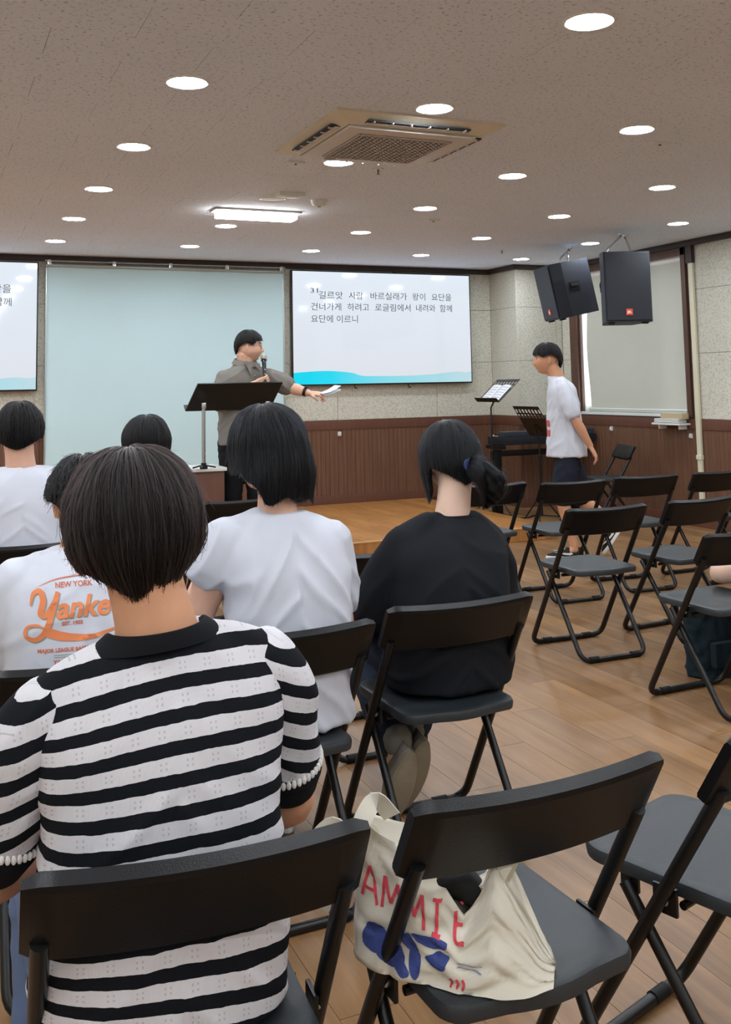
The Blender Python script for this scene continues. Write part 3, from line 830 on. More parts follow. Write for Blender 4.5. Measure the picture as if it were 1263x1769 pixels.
# ================================================================== FOLDING CHAIRS
M_seat = mat('seat_vinyl', (37, 43, 47), .46, spec=.6, bump=.25, bscale=420)
M_back = mat('chair_plastic', (9, 9, 11), .34, spec=.3, bump=.2, bscale=350)
M_tube = mat('chair_tube', (12, 12, 13), .34, spec=.45)
ch_parts = {}
def chair_meshes():
    d = {}
    # seat: rounded outline, bowed rear edge, soft top edge
    def outline(k):
        pts = []
        hw, fr, re = .183-k, .195-k, -.188+k
        def arc(cx, cy, r, a0, a1, n=6):
            for i in range(n+1):
                a = a0+(a1-a0)*i/n; pts.append((cx+r*math.cos(a), cy+r*math.sin(a)))
        r = .055
        arc(hw-r, fr-r, r, 0, PI/2); arc(-hw+r, fr-r, r, PI/2, PI)
        arc(-hw+.05+.0, re+.045, .05, PI, PI*1.35, 4)
        for i in range(1, 8):
            t = i/8; x = (-hw+.07)*(1-t)+(hw-.07)*t; pts.append((x, re-.022*math.sin(PI*t)))
        arc(hw-.05, re+.045, .05, -PI*.35, 0, 4)
        return pts
    mb = MB()
    zs = [(.404, .012), (.408, .002), (.424, 0), (.4325, .003), (.4355, .010), (.4340, .028), (.4332, .05)]
    rings = [[Vector((x, y, z+.06*max(0, y-.14))) for x, y in outline(k)] for z, k in zs]
    mb.loft(rings); d['seat'] = mb.mesh('seat', True, .7); d['seat'].materials.append(M_seat)
    # backrest: shallow curved panel hugging the tilt of the tubes
    tl = Vector((0, -.415, .708)).normalized(); nn = Vector((0, tl.z, -tl.y))      # along / off the slope (nn points forward)
    rings = []; N = 20
    for i in range(N+1):
        u = -1+2*i/N; x = .238*u; bow = -.018*(1-u*u)
        e = 1 if abs(u) < .97 else .55
        c = Vector((x, -.163, .672)) + nn*(bow+.004)
        hh_, tt = .073, .016
        if abs(u) > .93: hh_ *= .93 if abs(u) < .99 else .86; tt *= .9 if abs(u) < .99 else .6
        ring = []
        for (a, b) in ((-1, -.7), (-1, .7), (-.9, 1), (.9, 1), (1, .7), (1, -.7), (.9, -1), (-.9, -1)):
            ring.append(c + tl*hh_*a + nn*tt*b)
        rings.append(ring)
    d['backrest'] = MB().loft(rings).mesh('backrest', True, .5); d['backrest'].materials.append(M_back)
    A0 = Vector((0, .21, .012)); dirA = Vector((0, -.415, .708)).normalized()
    top = A0 + dirA*.725
    L = A0 + dirA*.02
    pth = round_path([(-.212, top.y, top.z), (-.212, .215, .0137), (.212, .215, .0137), (.212, top.y, top.z)], .055, 6)
    d['front_leg_frame'] = MB().tube(pth, .0135, 12).mesh('front_leg_frame'); d['front_leg_frame'].materials.append(M_tube)
    pth = round_path([(-.186, .075, .398), (-.186, -.205, .0124), (.186, -.205, .0124), (.186, .075, .398)], .055, 6)
    d['rear_leg_frame'] = MB().tube(pth, .0122, 12).mesh('rear_leg_frame'); d['rear_leg_frame'].materials.append(M_tube)
    for nme, y in (('front', .215), ('rear', -.205)):
        pass
    mb = MB().tube([(-.025, 0, 0), (.025, 0, 0)], .0152, 12); d['foot_cap'] = mb.mesh('foot_cap'); d['foot_cap'].materials.append(M_blkm)
    d['bracket'] = MB().box((0, 0, 0), (.008, .05, .05), .003).mesh('bracket'); d['bracket'].materials.append(M_tube)
    d['rivet'] = MB().lathe([(.001, -.006), (.008, -.005), (.01, 0), (.008, .005), (.001, .006)], 10, (0, 0, 0), 'x').mesh('rivet'); d['rivet'].materials.append(M_alu)
    d['seat_rail'] = MB().tube([(-.185, -.05, .396), (.185, -.05, .396)], .008, 8).mesh('seat_rail'); d['seat_rail'].materials.append(M_tube)
    return d
CH = chair_meshes()
def make_chair(lab, x, y, rz, group):
    t = thing('folding_chair', lab, 'chair', (x, y, 0), rz, group)
    for nme in ('seat', 'backrest', 'front_leg_frame', 'rear_leg_frame', 'seat_rail'):
        link(nme, CH[nme], t)
    for sx in (-1, 1):
        for y_ in (.215, -.205):
            o = link('foot_cap', CH['foot_cap'], t); o.location = (sx*.12, y_, .0153)
        o = link('bracket', CH['bracket'], t); o.location = (sx*.1975, -.022, .402)
        r = link('rivet', CH['rivet'], o); r.location = (sx*.008, .0, 0)
        o = link('bracket', CH['bracket'], t); o.location = (sx*.1745, .07, .396); o.scale = (1, .8, .7)
    return t
R1, R2, R3, R4, R5 = ('folding chairs in the row nearest the viewer', 'folding chairs in the second row', 'folding chairs in the third row', 'folding chairs in the fourth row', 'folding chairs in the row nearest the stage')
CHAIRS = [
    (.372, 1.595, -.07, R1, 'black folding chair under the woman in the striped knit top'),
    (.90, 1.595, .035, R1, 'black folding chair in the foreground with the canvas tote bag on its seat'),
    (1.452, 1.655, .31, R1, 'empty black folding chair cut off by the bottom right corner of the picture'),
    (.37, 2.63, .0, R2, 'black folding chair under the person in the printed white shirt'),
    (.865, 2.70, .02, R2, 'black folding chair under the woman with the shoulder-length bob'),
    (1.425, 2.80, .0, R2, 'black folding chair under the woman with the ponytail'),
    (1.555, 3.69, .02, R3, 'black folding chair holding white papers between the two seated women'),
    (3.09, 3.40, .03, R3, 'black folding chair at the right edge with a bare knee on its seat'),
    (.38, 4.57, .0, R4, 'black folding chair under the man at the left edge'),
    (3.107, 4.345, -.03, R4, 'empty black folding chair standing alone in the middle of the open floor'),
    (3.71, 4.37, .08, R4, 'empty black folding chair at the right, second in the fourth row'),
    (3.60, 3.40, .0, R3, 'black folding chair beyond the right edge under the barely visible person'),
    (.93, 4.65, .0, R4, 'black folding chair under the far spectator before the teal backdrop'),
    (1.59, 5.66, .16, R5, 'black folding chair showing only its top bar left of the bob-haired woman'),
    (3.215, 5.63, -.02, R5, 'black folding chair half hidden behind the ponytail'),
    (3.72, 5.49, -.03, R5, 'empty black folding chair in front of the walking boy'),
    (4.33, 5.53, -.1, R5, 'empty black folding chair just right of the walking boy'),
    (4.92, 5.51, .01, R5, 'empty black folding chair nearest the cream duct at the right edge'),
    (6.02, 8.02, 1.25, None, 'black folding chair pushed against the right wall beside the keyboard'),
]
for x, y, rz, g_, lab in CHAIRS: make_chair(lab, x, y, rz, g_)
# ================================================================== PEOPLE
V3 = Vector
def skin_mat(name, col, rough=.5):
    return mat(name, col, rough, var=.06, vscale=30, sss=.08, spec=.35, bump=.08, bscale=300)
SK1 = skin_mat('skin_tan', (206, 152, 118)); SK2 = skin_mat('skin_light', (222, 176, 152)); SK3 = skin_mat('skin_fair', (226, 190, 168))
M_lip = mat('lip', (176, 104, 96), .45); M_eye = mat('eye_dark', (28, 22, 20), .2); M_sclera = mat('eye_white', (214, 208, 200), .3)

def cloth(name, col, rough=.85, var=.03, weave=900, sheen=.0, spec=.2):
    return mat(name, col, rough, var=var, vscale=14, bump=.12, bscale=weave, sheen=sheen, spec=spec, bdist=.001)
C_white = cloth('white_cotton', (208, 211, 221)); C_black = cloth('black_cotton', (26, 28, 33), .9)
C_grey = cloth('grey_linen', (124, 120, 114)); C_navy = cloth('navy_shorts', (34, 38, 50)); C_trou = cloth('black_trousers', (22, 22, 25))
C_jean = cloth('blue_jeans', (92, 108, 140), weave=1200); C_djean = cloth('dark_jeans', (44, 54, 70)); C_green = cloth('green_shorts', (56, 74, 68))

def hair_mats(name, col, rough=.42):
    a = mat(name+'_base', tuple(c*.8 for c in col), .6, spec=.2)
    k = NT(name+'_strand')
    h = k.n('ShaderNodeBsdfHairPrincipled'); h.parametrization = 'COLOR'
    h.inputs['Color'].default_value = (*lin(col), 1); h.inputs['Roughness'].default_value = rough
    h.inputs['Radial Roughness'].default_value = .6; h.inputs['IOR'].default_value = 1.42
    out = [n for n in k.t.nodes if n.type == 'OUTPUT_MATERIAL'][0]
    k.l(h.outputs[0], out.inputs[0])
    return a, k.m
H_brown = hair_mats('brown_black_hair', (17, 11, 10)); H_black = hair_mats('black_hair', (7, 7, 8)); H_blue = hair_mats('cool_black_hair', (6, 7, 10), .34)

def RZ(a): return Matrix.Rotation(a, 3, 'Z')
def head_rot(yaw=0, pitch=0, roll=0):        # pitch > 0 looks down, roll > 0 tilts to its right (+x)
    return Matrix.Rotation(yaw, 3, 'Z') @ Matrix.Rotation(-pitch, 3, 'X') @ Matrix.Rotation(roll, 3, 'Y')

def head_shape(mb, c, R, s=1.0, jaw=.36, chub=0):
    n, m = 44, 34; rings = []
    hx, hy, hz = .075, .094, .114
    E = lambda x, c_, w: math.exp(-((x-c_)/w)**2)
    for i in range(m+1):
        th = PI*(i+.03)/(m+.06); ring = []
        for k in range(n):
            ph = 2*PI*k/n
            x, y, z = math.sin(th)*math.sin(ph), math.sin(th)*math.cos(ph), math.cos(th)
            t = max(0, -z)
            X = hx*x*(1-jaw*t**1.7)*(1+chub*E(z, -.45, .4)*.18); Y = hy*y; Z = hz*z
            if y > 0: Y *= 1+.52*t**2.2*max(0, 1-(x*1.15)**2)
            else: Y *= 1-.62*t**1.1
            if y > .1:
                f = min(1, (y-.1)/.3); ax = abs(X); d = 0
                d += .027*E(X, 0, .012)*E(Z, -.027, .014) + .013*E(X, 0, .0095)*E(Z, -.004, .020) + .006*E(ax, .012, .007)*E(Z, -.031, .008)
                d -= .0085*E(ax, .031, .016)*E(Z, .012, .011); d += .0045*E(ax, .028, .022)*E(Z, .032, .010)
                d += .0065*E(X, 0, .021)*E(Z, -.056, .011) - .004*E(X, 0, .024)*E(Z, -.0575, .0028) + .007*E(X, 0, .02)*E(Z, -.094, .016) - .006*E(X, 0, .03)*E(Z, -.077, .009)
                d += .005*E(ax, .043, .02)*E(Z, -.025, .024)*(1+2*chub)
                Y += d*f
            ring.append(V3(c) + R @ (V3((X, Y, Z))*s))
        rings.append(ring)
    mb.loft(rings)
    for sx in (-1, 1):
        Re = R @ Matrix.Rotation(sx*.28, 3, 'Z') @ Matrix.Rotation(.12, 3, 'X')
        mb.ellipsoid(V3(c)+R @ (V3((sx*.079, -.008, -.008))*s), (.0085*s, .018*s, .031*s), 12, 8, Re)
        mb.ellipsoid(V3(c)+R @ (V3((sx*.077, -.002, -.034))*s), (.007*s, .010*s, .011*s), 10, 6, Re)

def face_bits(root, c, R, s, skin, gaze=0):
    for sx in (-1, 1):
        p = V3(c)+R @ (V3((sx*.031, .0745, .011))*s)
        e = MB().ellipsoid(p, (.012*s, .005*s, .0052*s), 14, 8, R).build('eye', M_sclera, root)
        MB().ellipsoid(p+R @ (V3((.002*gaze, .0042, 0))*s), (.0058*s, .003*s, .0058*s), 12, 6, R).build('iris', M_eye, e)
        pts = [V3(c)+R @ (V3((sx*x, y, z))*s) for x, y, z in ((.014, .0905, .029), (.028, .0895, .0345), (.042, .083, .034), (.051, .074, .029))]
        MB().limb(pts, [(.0032, .0022), (.004, .0025), (.0035, .0022), (.0018, .0014)], 8, 3).build('eyebrow', H_black[0], root)
    pts = [V3(c)+R @ (V3((x, y, -.0575))*s) for x, y in ((-.021, .081), (-.01, .0878), (0, .0895), (.01, .0878), (.021, .081))]
    MB().limb(pts, [.0022, .0052, .0056, .0052, .0022], 8, 3).build('lips', M_lip, root)

def hand(mb, wrist, d, nrm, curl=.5, s=1.0, side=1, thumb_close=.4, fist=None):
    """d: finger direction, nrm: palm-side normal; side=+1 when the thumb lies along cross(d, nrm)"""
    d = V3(d).normalized(); nrm = V3(nrm); nrm = (nrm-d*nrm.dot(d)).normalized(); w = d.cross(nrm)*side
    W_ = V3(wrist)
    mb.limb([W_, W_+d*.03*s, W_+d*.065*s, W_+d*.092*s], [(.024*s, .017*s), (.034*s, .017*s), (.040*s, .0145*s), (.038*s, .0115*s)], 14, 3, nrm)
    for k, (off, L) in enumerate(((.031, .070), (.0105, .079), (-.0105, .074), (-.030, .058))):
        fan = off*.9
        p = W_+d*.086*s+w*off*s; dd = (d+w*fan*3).normalized(); pts = [p]; a = 0
        cr = curl if fist is None else fist[k]
        for q, f in enumerate((.45, .31, .24)):
            a += cr*(.75, 1.0, .7)[q]
            v = dd*math.cos(a)+nrm*math.sin(a); p = p+v*L*f*s; pts.append(p)
        mb.limb(pts, [.0088*s, .0083*s, .0076*s, .0062*s], 10, 3)
    p = W_+d*.022*s+w*.024*s; t1 = (d*.62+w*.72+nrm*.25).normalized(); t2 = (d*.85+w*(.35-.5*thumb_close)+nrm*(.2+.6*thumb_close)).normalized()
    q = p+t1*.040*s; mb.limb([p, q, q+t2*.028*s, q+t2*.050*s], [.013*s, .0112*s, .0095*s, .0072*s], 10, 3)

def ering(c, a, b, yaw=0, n=40, e=2.5, tilt=None):
    R = RZ(yaw)
    if tilt is not None: R = tilt @ R
    out = []
    for k in range(n):
        t = 2*PI*k/n; cs, sn = math.cos(t), math.sin(t)
        out.append(V3(c)+R @ V3((a*math.copysign(abs(cs)**(2/e), cs), b*math.copysign(abs(sn)**(2/e), sn), 0)))
    return out
def spine_loft(mb, spine, grow=0, yaw=0, e=2.5):
    Q = catmull(spine, 4)
    mb.loft([ering(q[:3], max(.01, q[3]+grow), max(.01, q[4]+grow), yaw, 40, e) for q in Q])

def wrinkle(me, amp, seed, freq=9.0, region=None, mirror=0, ang=.7):
    co = get_co(me); no = get_no(me); d = np.zeros(len(co))
    for i, p in enumerate(co):
        x, y, z = p
        sgn = 1 if x > mirror else -1
        u = math.cos(ang)*z + math.sin(ang)*(x-mirror)*sgn; v = -math.sin(ang)*z*sgn + math.cos(ang)*(x-mirror)
        a = noise.noise((u*freq*1.9+seed, v*freq*.45, y*freq*.5+seed)); b = noise.noise((u*freq*.5-seed, v*freq*.9, z*freq*1.5+3))
        r = (1-min(1, abs(a)*2.2))**2*1.3 + .5*b
        w = 1 if region is None else region(p)
        d[i] = amp*w*(r-.25)
    set_co(me, co+no*d[:, None])

def garment(root, name, material, spine, sleeves=(), traps=(), voxel=.009, smooth=5, amp=.004, seed=1., yaw=0, freq=9., e=2.5, mirror=0, region=None, extra=None, ang=.7):
    mb = MB(); spine_loft(mb, spine, 0, yaw, e)
    for pts, rad in sleeves: mb.limb(pts, rad, 18, 4)
    for pts, rad in traps: mb.limb(pts, rad, 16, 4)
    if extra: extra(mb)
    me = remeshed(mb, voxel, smooth, name)
    if amp: wrinkle(me, amp, seed, freq, region, mirror, ang)
    me.materials.append(material); o = bpy.data.objects.new(name, me); COL.objects.link(o); o.parent = root
    return o

def body(root, skin, P, voxel=.007, hands=None, legs=True):
    """one continuous skin surface: head, neck, trunk, arms with hands, legs"""
    mb = MB(); c, R, s = P['head'], P['hrot'], P.get('hs', 1.0)
    head_shape(mb, c, R, s, P.get('jaw', .36), P.get('chub', 0))
    nb = V3(P['neck']); top = V3(c)+R @ V3((0, -.022*s, -.055*s)); nr = P.get('nr', .056)
    mb.limb([nb+V3((0, 0, -.05)), nb, nb.lerp(top, .5), top], [(nr*1.3, nr*1.1), (nr*1.08, nr*1.05), (nr*.98, nr), (nr, nr*1.02)], 20, 4)
    spine_loft(mb, P['spine'], -.03, P.get('tyaw', 0))
    A = P.get('arm', 1.0)
    for i in (0, 1):
        sh, el, wr = V3(P['sh'][i]), V3(P['el'][i]), V3(P['wr'][i])
        mb.limb([nb+(sh-nb)*.25+V3((0, 0, -.035)), nb+(sh-nb)*.65+V3((0, 0, -.012)), sh], [.040, .038, .043], 14, 3)
        mb.limb([sh, sh.lerp(el, .35), sh.lerp(el, .8), el, el.lerp(wr, .3), el.lerp(wr, .75), wr],
                [.049*A, .047*A, .040*A, .0385*A, .041*A, .031*A, (.027*A, .023*A)], 16, 4)
        if hands and hands[i]: hand(mb, wr, **hands[i])
        else:
            d = (wr-el).normalized(); hand(mb, wr, d, V3((-1 if i else 1, 0, -.6)), .45, P.get('hds', .95), 1 if i else -1)
    if legs:
        for i in (0, 1):
            hp, kn, an = V3(P['hip'][i]), V3(P['kn'][i]), V3(P['an'][i]); Lg = P.get('leg', 1.0)
            mb.limb([hp, hp.lerp(kn, .5), kn, kn.lerp(an, .3), kn.lerp(an, .75), an], [.078*Lg, .066*Lg, .051*Lg, .053*Lg, .037*Lg, .034*Lg], 16, 4)
            to = V3(P['toe'][i]); mb.limb([an+V3((0, 0, -.02)), an.lerp(to, .5)+V3((0, 0, -.025)), to], [(.034, .036), (.036, .026), (.03, .014)], 14, 3)
    me = remeshed(mb, voxel, 1 if voxel < .0065 else 2, 'body'); me.materials.append(skin)
    o = bpy.data.objects.new('body', me); COL.objects.link(o); o.parent = root
    return o

def pants(root, P, material, hem=1.0, grow=.016, voxel=.010, name='trousers', seat=None, flare=0):
    mb = MB()
    hp = [V3(p) for p in P['hip']]; m = (hp[0]+hp[1])/2
    up_ = V3(P.get('waist', m+V3((0, -.02, .12))))
    mb.limb([m+V3((0, 0, -.01)), up_], [(P.get('pw', .165), .115), (P.get('pw', .165)*.95, .105)], 24, 4, (1, 0, 0) if False else None)
    for i in (0, 1):
        a, kn, an = hp[i], V3(P['kn'][i]), V3(P['an'][i]); Lg = P.get('leg', 1.0)
        if hem <= 1:
            mb.limb([a, a.lerp(kn, .5*hem), a.lerp(kn, hem)], [(.085+grow)*Lg, (.077+grow+flare)*Lg, (.068+grow+flare)*Lg], 18, 4)
        else:
            h = hem-1
            mb.limb([a, a.lerp(kn, .5), kn, kn.lerp(an, .5*h), kn.lerp(an, h)], [(.085+grow)*Lg, (.072+grow)*Lg, (.058+grow)*Lg, (.055+grow)*Lg, (.048+grow)*Lg], 18, 4)
    me = remeshed(mb, voxel, 4, name); wrinkle(me, .004, 5.3, 11)
    me.materials.append(material); o = bpy.data.objects.new(name, me); COL.objects.link(o); o.parent = root
    return o

def shoe(root, heel, toe, up=(0, 0, 1), upper=None, sole=None, L=None, name='shoe', mark=None, w=.046):
    heel, toe, up = V3(heel), V3(toe), V3(up).normalized(); d = (toe-heel); L = d.length; d.normalize(); up = (up-d*up.dot(d)).normalized(); sd = d.cross(up)
    M = Matrix(((sd.x, d.x, up.x, heel.x), (sd.y, d.y, up.y, heel.y), (sd.z, d.z, up.z, heel.z), (0, 0, 0, 1)))
    def outl(k, f=1):
        pts = []
        for i in range(28):
            t = 2*PI*i/28; y = .5-.5*math.cos(t); hw = (w*(.72+.30*math.sin(PI*min(1, max(0, (y-.15)/.85))**.9))) * (max(0, 1-abs(2*y-1)**3.2))**.5
            pts.append((math.copysign(1, math.sin(t))*max(0, hw-k) if abs(math.sin(t)) > 1e-6 else 0, y*L*(1-2*k/L)+k))
        return pts
    up_z = [(.018, .0), (.034, .002), (.052, .007)]
    mb = MB().loft([[V3((x, y, z)) for x, y in outl(k)] for z, k in ((0, .006), (.004, .0), (.022, 0), (.027, .003))]).xf(M)
    so = mb.build('sole', sole, None)
    rings = []
    for q in range(9):
        t = q/8; y0 = .01+t*.0; z = .024+.062*t
        k = .003+.02*t*t; pts = []
        for x, y in outl(k):
            yy = y
            top = .088-.052*max(0, (y/L-.42)/.58)**.8 if y/L > .42 else .088
            pts.append(V3((x*(1-.25*t), yy, .024+(top-.024)*t)))
        rings.append(pts)
    u = MB().loft(rings).xf(M).build(name, upper, root); so.parent = u
    lc = MB()
    for q in range(4):
        y = L*(.50+.075*q); z = .079-.011*q
        lc.tube([(-.011, y, z-.006), (0, y+.002, z+.001), (.011, y, z-.006)], .0026, 6)
    lc.xf(M).build('laces', M_white, u)
    if mark:
        for sx in (-1, 1):
            c = [(.30, .045), (.38, .036), (.52, .04), (.80, .062), (.54, .052), (.42, .05), (.345, .056)]
            ring = [V3((sx*(w*.98-.0*q), L*a, b)) for q, (a, b) in enumerate(c)]
            mm = MB().add([v+V3((sx*.002, 0, 0)) for v in ring]+[v-V3((sx*.010, 0, 0)) for v in ring], [tuple(range(7)), tuple(range(13, 6, -1))]+[(i, (i+1) % 7, (i+1) % 7+7, i+7) for i in range(7)]).xf(M)
            mm.build('side_mark', mark, u, False)
    return u

# ------------------------------------------------------------------ hair
def hair(root, c, R, dims, lower, zcut, mats, N=3000, L=(.25, .7), rad=.0005, thick=.006, lump=.004, seed=0, fly=.02, name='hair', spread=.004, zE=0.0, crown=(0, 0), wave=.05, ridge=.0, s=1.0):
    """outer hair surface as horizontal ovals around the skull, combed from the crown to a hem zcut(phi); plus combed strands"""
    A, Yb, Yf, H = dims
    prof = [(zE+H*math.cos(t), A*math.sin(t)**.9, Yb*math.sin(t)**.9, Yf*math.sin(t)**.9) for t in np.linspace(.06, PI/2, 14)]
    if lower:
        lw = catmull([prof[-1]]+[tuple(q) for q in lower], 5)[1:]
        prof += [tuple(q) for q in lw]
    prof = np.array(prof); seg = np.sqrt(np.diff(prof[:, 0])**2 + np.diff(prof[:, 2])**2); S_ = np.concatenate([[0], np.cumsum(seg)])
    zs = prof[:, 0]
    def at(ph, s_):
        z = np.interp(s_, S_, zs); a = np.interp(s_, S_, prof[:, 1]); b = np.interp(s_, S_, prof[:, 2]); f = np.interp(s_, S_, prof[:, 3])
        cs = math.cos(ph); return V3((a*math.sin(ph)+crown[0]*max(0, 1-s_/S_[13]), (f if cs > 0 else b)*cs+crown[1]*max(0, 1-s_/S_[13]), z))
    def scut(ph):
        z = max(zcut(ph), zs[-1]+1e-4); return float(np.interp(-z, -zs, S_))
    C0 = V3(c); off = seed*7.31
    def lumpy(ph, s_):
        x, y = math.sin(ph), math.cos(ph)
        v = lump*noise.noise((x*2.2+off, y*2.2, s_*9)) + lump*.6*noise.noise((x*6+off, y*6, s_*7))
        if ridge: v += ridge*noise.noise((x*17+off, y*17, s_*3.5))
        return v
    nphi, nt = 72, 26; rings = []
    for k in range(nt+1):
        ring = []
        for i in range(nphi):
            ph = 2*PI*i/nphi; sc = scut(ph); s_ = sc*(k/nt)
            p = at(ph, s_); n = V3((p.x, p.y, max(0, p.z-zE)*.6)).normalized()
            tp = 1 - .35*max(0, (k/nt-.9)/.1)
            p = p*1.0 + n*(lumpy(ph, s_))*tp
            ring.append(C0+R @ (p*s))
        rings.append(ring)
    inner = [C0+R @ ((at(2*PI*i/nphi, scut(2*PI*i/nphi))*.86)*s + V3((0, 0, .012))) for i in range(nphi)]
    inner2 = [C0+R @ ((at(2*PI*i/nphi, scut(2*PI*i/nphi)*.55)*.80)*s) for i in range(nphi)]
    mb = MB().loft(rings+[inner, inner2]); shell = mb.build(name, mats[0], root, True, 3.0)
    # strands
    r = random.Random(seed+11); K = 8; pos = []; rads = []
    for q in range(N):
        ph = r.uniform(-PI, PI); sc = scut(ph)
        L_ = r.uniform(*L)*sc; s0 = (r.random()**.8)*max(.001, sc-L_*.6)*.98
        lift = abs(r.gauss(0, spread)); tip = r.uniform(0, .006) if r.random() > fly else r.uniform(.006, .02)
        dr = r.gauss(0, wave); w0 = r.uniform(0, 6)
        over = r.uniform(-.01, .006)
        for k in range(K):
            t = k/(K-1); s_ = min(s0+L_*t, sc+over)
            pp = ph + dr*t + .04*noise.noise((ph*5+off, s_*14, 0)) + .012*math.sin(w0+5*t)
            p = at(pp, max(0, min(s_, S_[-1]))); n = V3((p.x, p.y, max(0, p.z-zE)*.6)).normalized()
            p = p + n*(lumpy(pp, s_)+ .0004 + lift*math.sin(PI*min(1, t*1.2+.1))*.6 + tip*t**3 - .003*(t > .9)*(r.random() < .5))
            pos.append(C0+R @ (p*s)); rads.append(rad*(1-.75*t**2.5))
    strands(root, pos, rads, K, mats[1])
    return shell

def strands(root, pos, rads, K, material, name='hair_strands'):
    N = len(pos)//K
    cv = bpy.data.hair_curves.new(name); cv.add_curves([K]*N)
    cv.attributes['position'].data.foreach_set('vector', np.array([tuple(p) for p in pos], np.float32).ravel())
    ra = cv.attributes.get('radius') or cv.attributes.new('radius', 'FLOAT', 'POINT')
    ra.data.foreach_set('value', np.array(rads, np.float32))
    cv.materials.append(material)
    o = bpy.data.objects.new(name, cv); COL.objects.link(o); o.parent = root; o['kind'] = 'stuff'
    return o

def cut(front, side, back, fw=.9, sw=None):
    """hem height by azimuth: phi 0 = face, +-pi = nape"""
    def f(ph):
        a = abs(((ph+PI) % (2*PI))-PI)
        if a < fw: return front
        if a < PI/2+.15:
            t = (a-fw)/(PI/2+.15-fw); t = t*t*(3-2*t); return front+(side-front)*t
        t = (a-PI/2-.15)/(PI/2-.15); t = t*t*(3-2*t); return side+(back-side)*t
    return f

def person(lab, x, y, z=0):
    return thing('person', lab, 'person', (x, y, z), 0)

def sit(dx=0, hz=.535, kz=.50, ky=.42, foot=.36, sp=.11):
    return dict(hip=[(-.09+dx, .0, hz), (.09+dx, .0, hz)], kn=[(-sp+dx, ky, kz), (sp+dx, ky, kz)], an=[(-sp+dx, foot, .10), (sp+dx, foot, .10)], toe=[(-sp+dx, foot+.16, .03), (sp+dx, foot+.16, .03)])

# ================================================================== 1. woman in the striped knit top, nearest
p = person('woman seen from behind with short dark hair and a black and white striped knit top', .338, 1.605)
sp1 = [(0, -.015, .445, .185, .135), (0, -.025, .52, .19, .13), (0, -.03, .62, .184, .118), (0, -.03, .72, .178, .112), (0, -.02, .81, .186, .108), (0, -.012, .865, .194, .10), (0, -.007, .905, .186, .088), (0, -.002, .94, .150, .078), (0, .002, .965, .110, .070), (0, .004, .985, .082, .062)]
P1 = dict(head=(-.030, .045, 1.143), hrot=head_rot(0, .12, -.06), hs=.98, neck=(-.004, .0, .985), nr=.060, spine=sp1, sh=[(-.178, -.005, .885), (.178, -.005, .915)],
          el=[(-.245, .045, .645), (.235, .06, .665)], wr=[(-.11, .25, .60), (.09, .26, .61)], arm=.98, **sit(0, .535))
body(p, SK1, P1)
def stripe_mat(name, period, phase, black=.45, eyelet=True):
    k = NT(name); b = k.b; b.inputs['Roughness'].default_value = .9; b.inputs['Specular IOR Level'].default_value = .15
    at = k.n('ShaderNodeAttribute', attribute_name='along'); ac = k.n('ShaderNodeAttribute', attribute_name='across')
    def M(op, a, c=None):
        q = k.n('ShaderNodeMath', operation=op)
        for i, x in enumerate((a, c)):
            if x is None: continue
            if isinstance(x, (int, float)): q.inputs[i].default_value = x
            else: k.l(x, q.inputs[i])
        return q.outputs[0]
    tc = k.n('ShaderNodeTexCoord')
    nz = k.n('ShaderNodeTexNoise', i_Scale=45.0, i_Detail=2.0); k.l(tc.outputs['Object'], nz.inputs['Vector'])
    s_ = M('ADD', at.outputs['Fac'], M('MULTIPLY', M('SUBTRACT', nz.outputs['Fac'], .5), .004))
    fr = M('FRACT', M('DIVIDE', M('SUBTRACT', s_, phase), period))
    isb = M('LESS_THAN', fr, black)
    um = M('SUBTRACT', M('MULTIPLY', M('FRACT', M('DIVIDE', ac.outputs['Fac'], .038)), .038), .019)
    vm = M('MULTIPLY', M('SUBTRACT', fr, black+(1-black)/2), period)
    dots = M('MULTIPLY', M('LESS_THAN', M('ABSOLUTE', M('SUBTRACT', M('ABSOLUTE', um), .0038)), .0013), M('LESS_THAN', M('ABSOLUTE', M('SUBTRACT', M('ABSOLUTE', vm), .0036)), .0016))
    mx = k.n('ShaderNodeMix', data_type='RGBA'); k.l(isb, mx.inputs[0]); mx.inputs[6].default_value = (*lin((214, 211, 215)), 1); mx.inputs[7].default_value = (*lin((20, 22, 27)), 1)
    m2 = k.n('ShaderNodeMix', data_type='RGBA'); k.l(M('MULTIPLY', dots, .35), m2.inputs[0]); k.l(mx.outputs[2], m2.inputs[6]); m2.inputs[7].default_value = (*lin((120, 116, 116)), 1)
    k.l(m2.outputs[2], b.inputs['Base Color'])
    # fine knit ribs
    wv = k.n('ShaderNodeTexWave', i_Scale=180.0, i_Distortion=1.5); wv.bands_direction = 'X'; k.l(tc.outputs['Object'], wv.inputs['Vector'])
    bp = k.n('ShaderNodeBump', i_Strength=.25, i_Distance=.001); k.l(wv.outputs['Fac'], bp.inputs['Height'])
    b2 = k.n('ShaderNodeBump', i_Strength=.5, i_Distance=.0015, invert=True); k.l(dots, b2.inputs['Height']); k.l(bp.outputs[0], b2.inputs['Normal']); k.l(b2.outputs[0], b.inputs['Normal'])
    return k.m
PER = .0412
M_stripe = stripe_mat('striped_knit', PER, .967-PER*.225)
M_rib = cloth('black_rib', (20, 21, 25), .9, weave=1500)
def set_attr(me, along, across):
    for nme, v in (('along', along), ('across', across)):
        a = me.attributes.new(nme, 'FLOAT', 'POINT'); a.data.foreach_set('value', np.asarray(v, np.float32))
mb = MB(); spine_loft(mb, sp1, .0, 0, 2.6)
for sx in (-1, 1):
    mb.limb([(sx*.06, 0, .945), (sx*.12, -.004, .925), (sx*.182, -.006, .885)], [.045, .050, .056], 16, 4)
